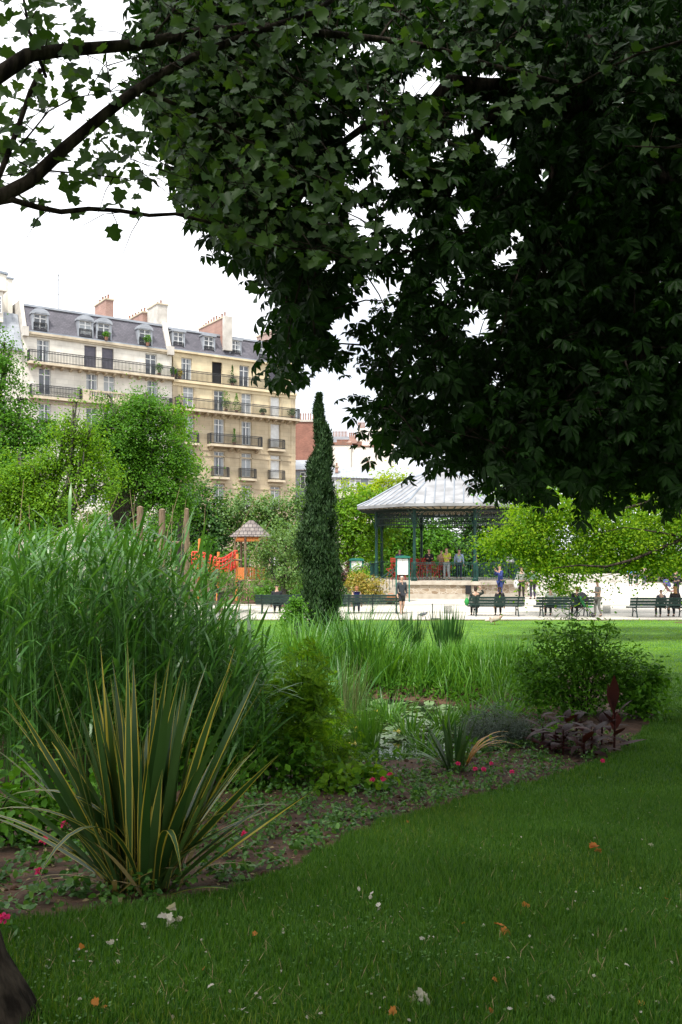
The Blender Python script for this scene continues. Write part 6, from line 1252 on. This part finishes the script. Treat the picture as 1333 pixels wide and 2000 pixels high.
for i in range(0, len(cp), 6):
    c_ = Vector(cp[i]); a_ = Vector(cp[(i*7+3) % len(cp)]); near = min((Vector(cp[j]) for j in rng.integers(0, len(cp), 250)), key=lambda v: (v-c_).length if (v-c_).length > .05 else 9)
    if (near-c_).length > .9: continue
    b.tube([near, near.lerp(c_, .5)+Vector((0, 0, .05)), c_], [.010, .007, .003], 4)
b.build('trunk', M['bark'], CH, (chx, chy, chz), smooth=True)
# plane tree on the left, trunk foot in the bottom left corner
tx_, ty_ = -1.31, 3.0; tz_ = h1(tx_, ty_)
PT_ = thing('plane_tree', 'lobed-leaved tree with its dark trunk foot bottom left and branches across the top', 'tree', (tx_, ty_, tz_))
b = MB(); b.tube([(tx_+.05, ty_, tz_-.25), (tx_, ty_, tz_+.02), (tx_-.03, ty_, tz_+.18), (tx_-.12, ty_+.02, tz_+.6), (tx_-.35, ty_+.1, 2.6), (tx_-.75, ty_+.6, 3.8), (tx_-.7, ty_+1.2, 4.6)], [.34, .27, .215, .17, .14, .13, .11], 14)
for a_ in (1.5, 2.6, 4.0, 4.9): bough([(tx_, ty_, tz_+.16), (tx_+.25*math.cos(a_), ty_+.25*math.sin(a_), h1(tx_+.25*math.cos(a_), ty_+.25*math.sin(a_))+.02), (tx_+.5*math.cos(a_), ty_+.5*math.sin(a_), h1(tx_+.5*math.cos(a_), ty_+.5*math.sin(a_))-.04)], .11, .02, 7, b)
BR = {'A': ([(-90,190,4.6),(-30,160,4.7),(60,112,4.9),(120,100,5.0),(260,84,5.3),(400,64,5.7),(500,55,6.0),(620,62,6.3),(740,78,6.6),(850,95,6.9),(960,128,7.2),(1090,160,7.5)], .052, .018),
 'B': ([(-90,440,4.6),(-30,405,4.7),(60,350,4.9),(130,290,5.0),(200,225,5.1),(260,190,5.2),(320,140,5.4),(370,112,5.5),(480,66,5.8),(600,22,6.1),(680,-20,6.3)], .048, .02),
 'C': ([(-60,405,4.7),(20,395,4.8),(70,402,4.9),(120,412,5.0),(180,412,5.1),(230,417,5.2),(290,414,5.3),(340,420,5.4),(420,440,5.6),(480,458,5.7),(560,478,5.9),(640,492,6.1),(720,520,6.3)], .022, .006),
 'D': ([(-12,370,4.8),(10,310,4.9),(40,235,5.0),(62,180,5.0),(80,135,5.0)], .018, .016),
 'E': ([(285,178,5.3),(330,205,5.4),(400,235,5.6),(450,262,5.7),(500,285,5.9),(560,320,6.1),(640,350,6.3),(720,410,6.5)], .016, .005),
 'F': ([(40,285,4.9),(100,215,5.1),(150,190,5.2),(240,175,5.3)], .006, .003), 'G': ([(60,330,4.9),(160,345,5.1),(280,352,5.3)], .007, .003), 'H': ([(205,100,5.2),(212,150,5.2),(218,190,5.2)], .004, .003),
 'I': ([(740,78,6.6),(760,40,6.7),(830,-30,6.8)], .012, .01), 'J': ([(480,66,5.8),(560,140,6.0),(640,200,6.2),(700,240,6.3)], .010, .004), 'K': ([(90,150,5),(60,60,5.1),(40,-40,5.2)], .012, .008), 'L': ([(290,85,5.3),(340,20,5.5),(360,-40,5.6)], .010, .006), 'M': ([(1400,60,5),(1250,110,5.2),(1180,140,5.4),(1120,170,5.5),(1060,200,5.6)], .010, .004), 'N': ([(1400,285,5),(1300,285,5.1),(1220,285,5.2)], .008, .003)}
b.tube([(tx_-.75, ty_+.6, 3.8), (tx_-.87, ty_+1.1, 4.3), P(-90, 440, 4.6)], [.10, .07, .05], 9); b.tube([(tx_-.7, ty_+1.2, 4.6), P(-90, 190, 4.6)], [.09, .055], 9)
lp = []
for kx, (pts_, r0, r1) in BR.items():
    W3 = [Vector(P(*q)) for q in pts_]; r0, r1 = r0*.85, r1*.85; W3 = [p+Vector((rng.normal(0, .012), rng.normal(0, .012), rng.normal(0, .012))) if 0 < i < len(W3)-1 else p for i, p in enumerate(W3)]; bough(W3, r0, r1, 8, b)
    for i in range(len(W3)-1):
        L = (W3[i+1]-W3[i]).length; m_ = max(1, int(L*(5 if r0 > .03 else 11)))
        for _ in range(m_):
            s_ = W3[i].lerp(W3[i+1], rng.random()); o_ = Vector(np.clip(rng.normal(0, 1, 3), -1.3, 1.3)*np.array([.22, .2, .15])); o_.z -= .02; e_ = s_+o_
            b.tube([s_, s_.lerp(e_, .5)+Vector((0, 0, .03)), e_], [.0035, .0025, .0015], 4)
            for u in range(rng.integers(2, 5)): lp.append(e_+Vector(rng.normal(0, .075, 3)))
PLP = [(300,-60),(1100,-60),(1080,120),(900,330),(760,500),(600,520),(430,470),(360,420),(320,330),(290,180),(360,90)]
q = rng.uniform([280, -60], [1110, 530], (4400, 2)); q = q[inpoly(q[:, 0], q[:, 1], PLP)]; keepf = rng.random(len(q)) < np.interp(q[:, 0], [300, 500, 800, 1100], [.75, .55, .30, .2]); q = q[keepf]; dd_ = rng.uniform(5.2, 6.6, len(q))
hk = np.ones(len(q), bool)
for h_ in HOLES: hk &= ((q[:, 0]-h_[0])/(h_[2]*1.2+9))**2+((q[:, 1]-h_[1])/(h_[3]*1.2+9))**2 > 1
q, dd_ = q[hk], dd_[hk]
q2 = rng.uniform([-40, -60], [300, 400], (380, 2)); gap = (((q2[:, 0]-225)/45)**2+((q2[:, 1]-40)/75)**2 < 1) | (((q2[:, 0]-250)/50)**2+((q2[:, 1]-150)/60)**2 < 1) | (((q2[:, 0]-130)/60)**2+((q2[:, 1]-225)/35)**2 < 1) | (q2[:, 1] > 400-.0*q2[:, 0]) | ((q2[:, 1] > 355) & (q2[:, 0] > 90)); q2 = q2[~gap]
lp = np.array([tuple(v) for v in lp]); lp2 = np.stack([wx(q[:, 0], dd_), dd_, wz(q[:, 1], dd_)], 1); d3 = rng.uniform(4.8, 5.6, len(q2)); lp3 = np.stack([wx(q2[:, 0], d3), d3, wz(q2[:, 1], d3)], 1)
lp = np.concatenate([lp, lp2, lp3]); ppx = 666.5+lp[:, 0]/lp[:, 1]*F; ppy = HZ-(lp[:, 2]-CZ)/lp[:, 1]*F
sg = (((ppx-235)/38)**2+((ppy-45)/50)**2 > 1) & (((ppx-255)/36)**2+((ppy-140)/45)**2 > 1) & ~((ppx < 420) & (ppy > 445)); lp = lp[sg]
leafmass('crown', T_lobed(), lp, np.tile([.0, -.75, .55], (len(lp), 1)), rng.uniform(.045, .095, len(lp)), M['lf_plane'], PT_, (tx_, ty_, tz_), .55, .7)
for i in range(0, len(lp2), 3):
    c_ = Vector(lp2[i]); s_ = c_+Vector((rng.normal(-.12, .1), rng.normal(0, .1), rng.normal(.12, .08))); b.tube([s_, c_], [.003, .0015], 4)
b.build('trunk', M['bark'], PT_, (tx_, ty_, tz_), smooth=True)
unseen_shade_crown(12500, (-9, -14, 4.6), (9.5, 6.2, 13.8), .42, M['lf_plane'], PT_, (tx_, ty_, tz_), T_leaf(.8))  # out-of-view plane leaves, extent set by the shade they cast
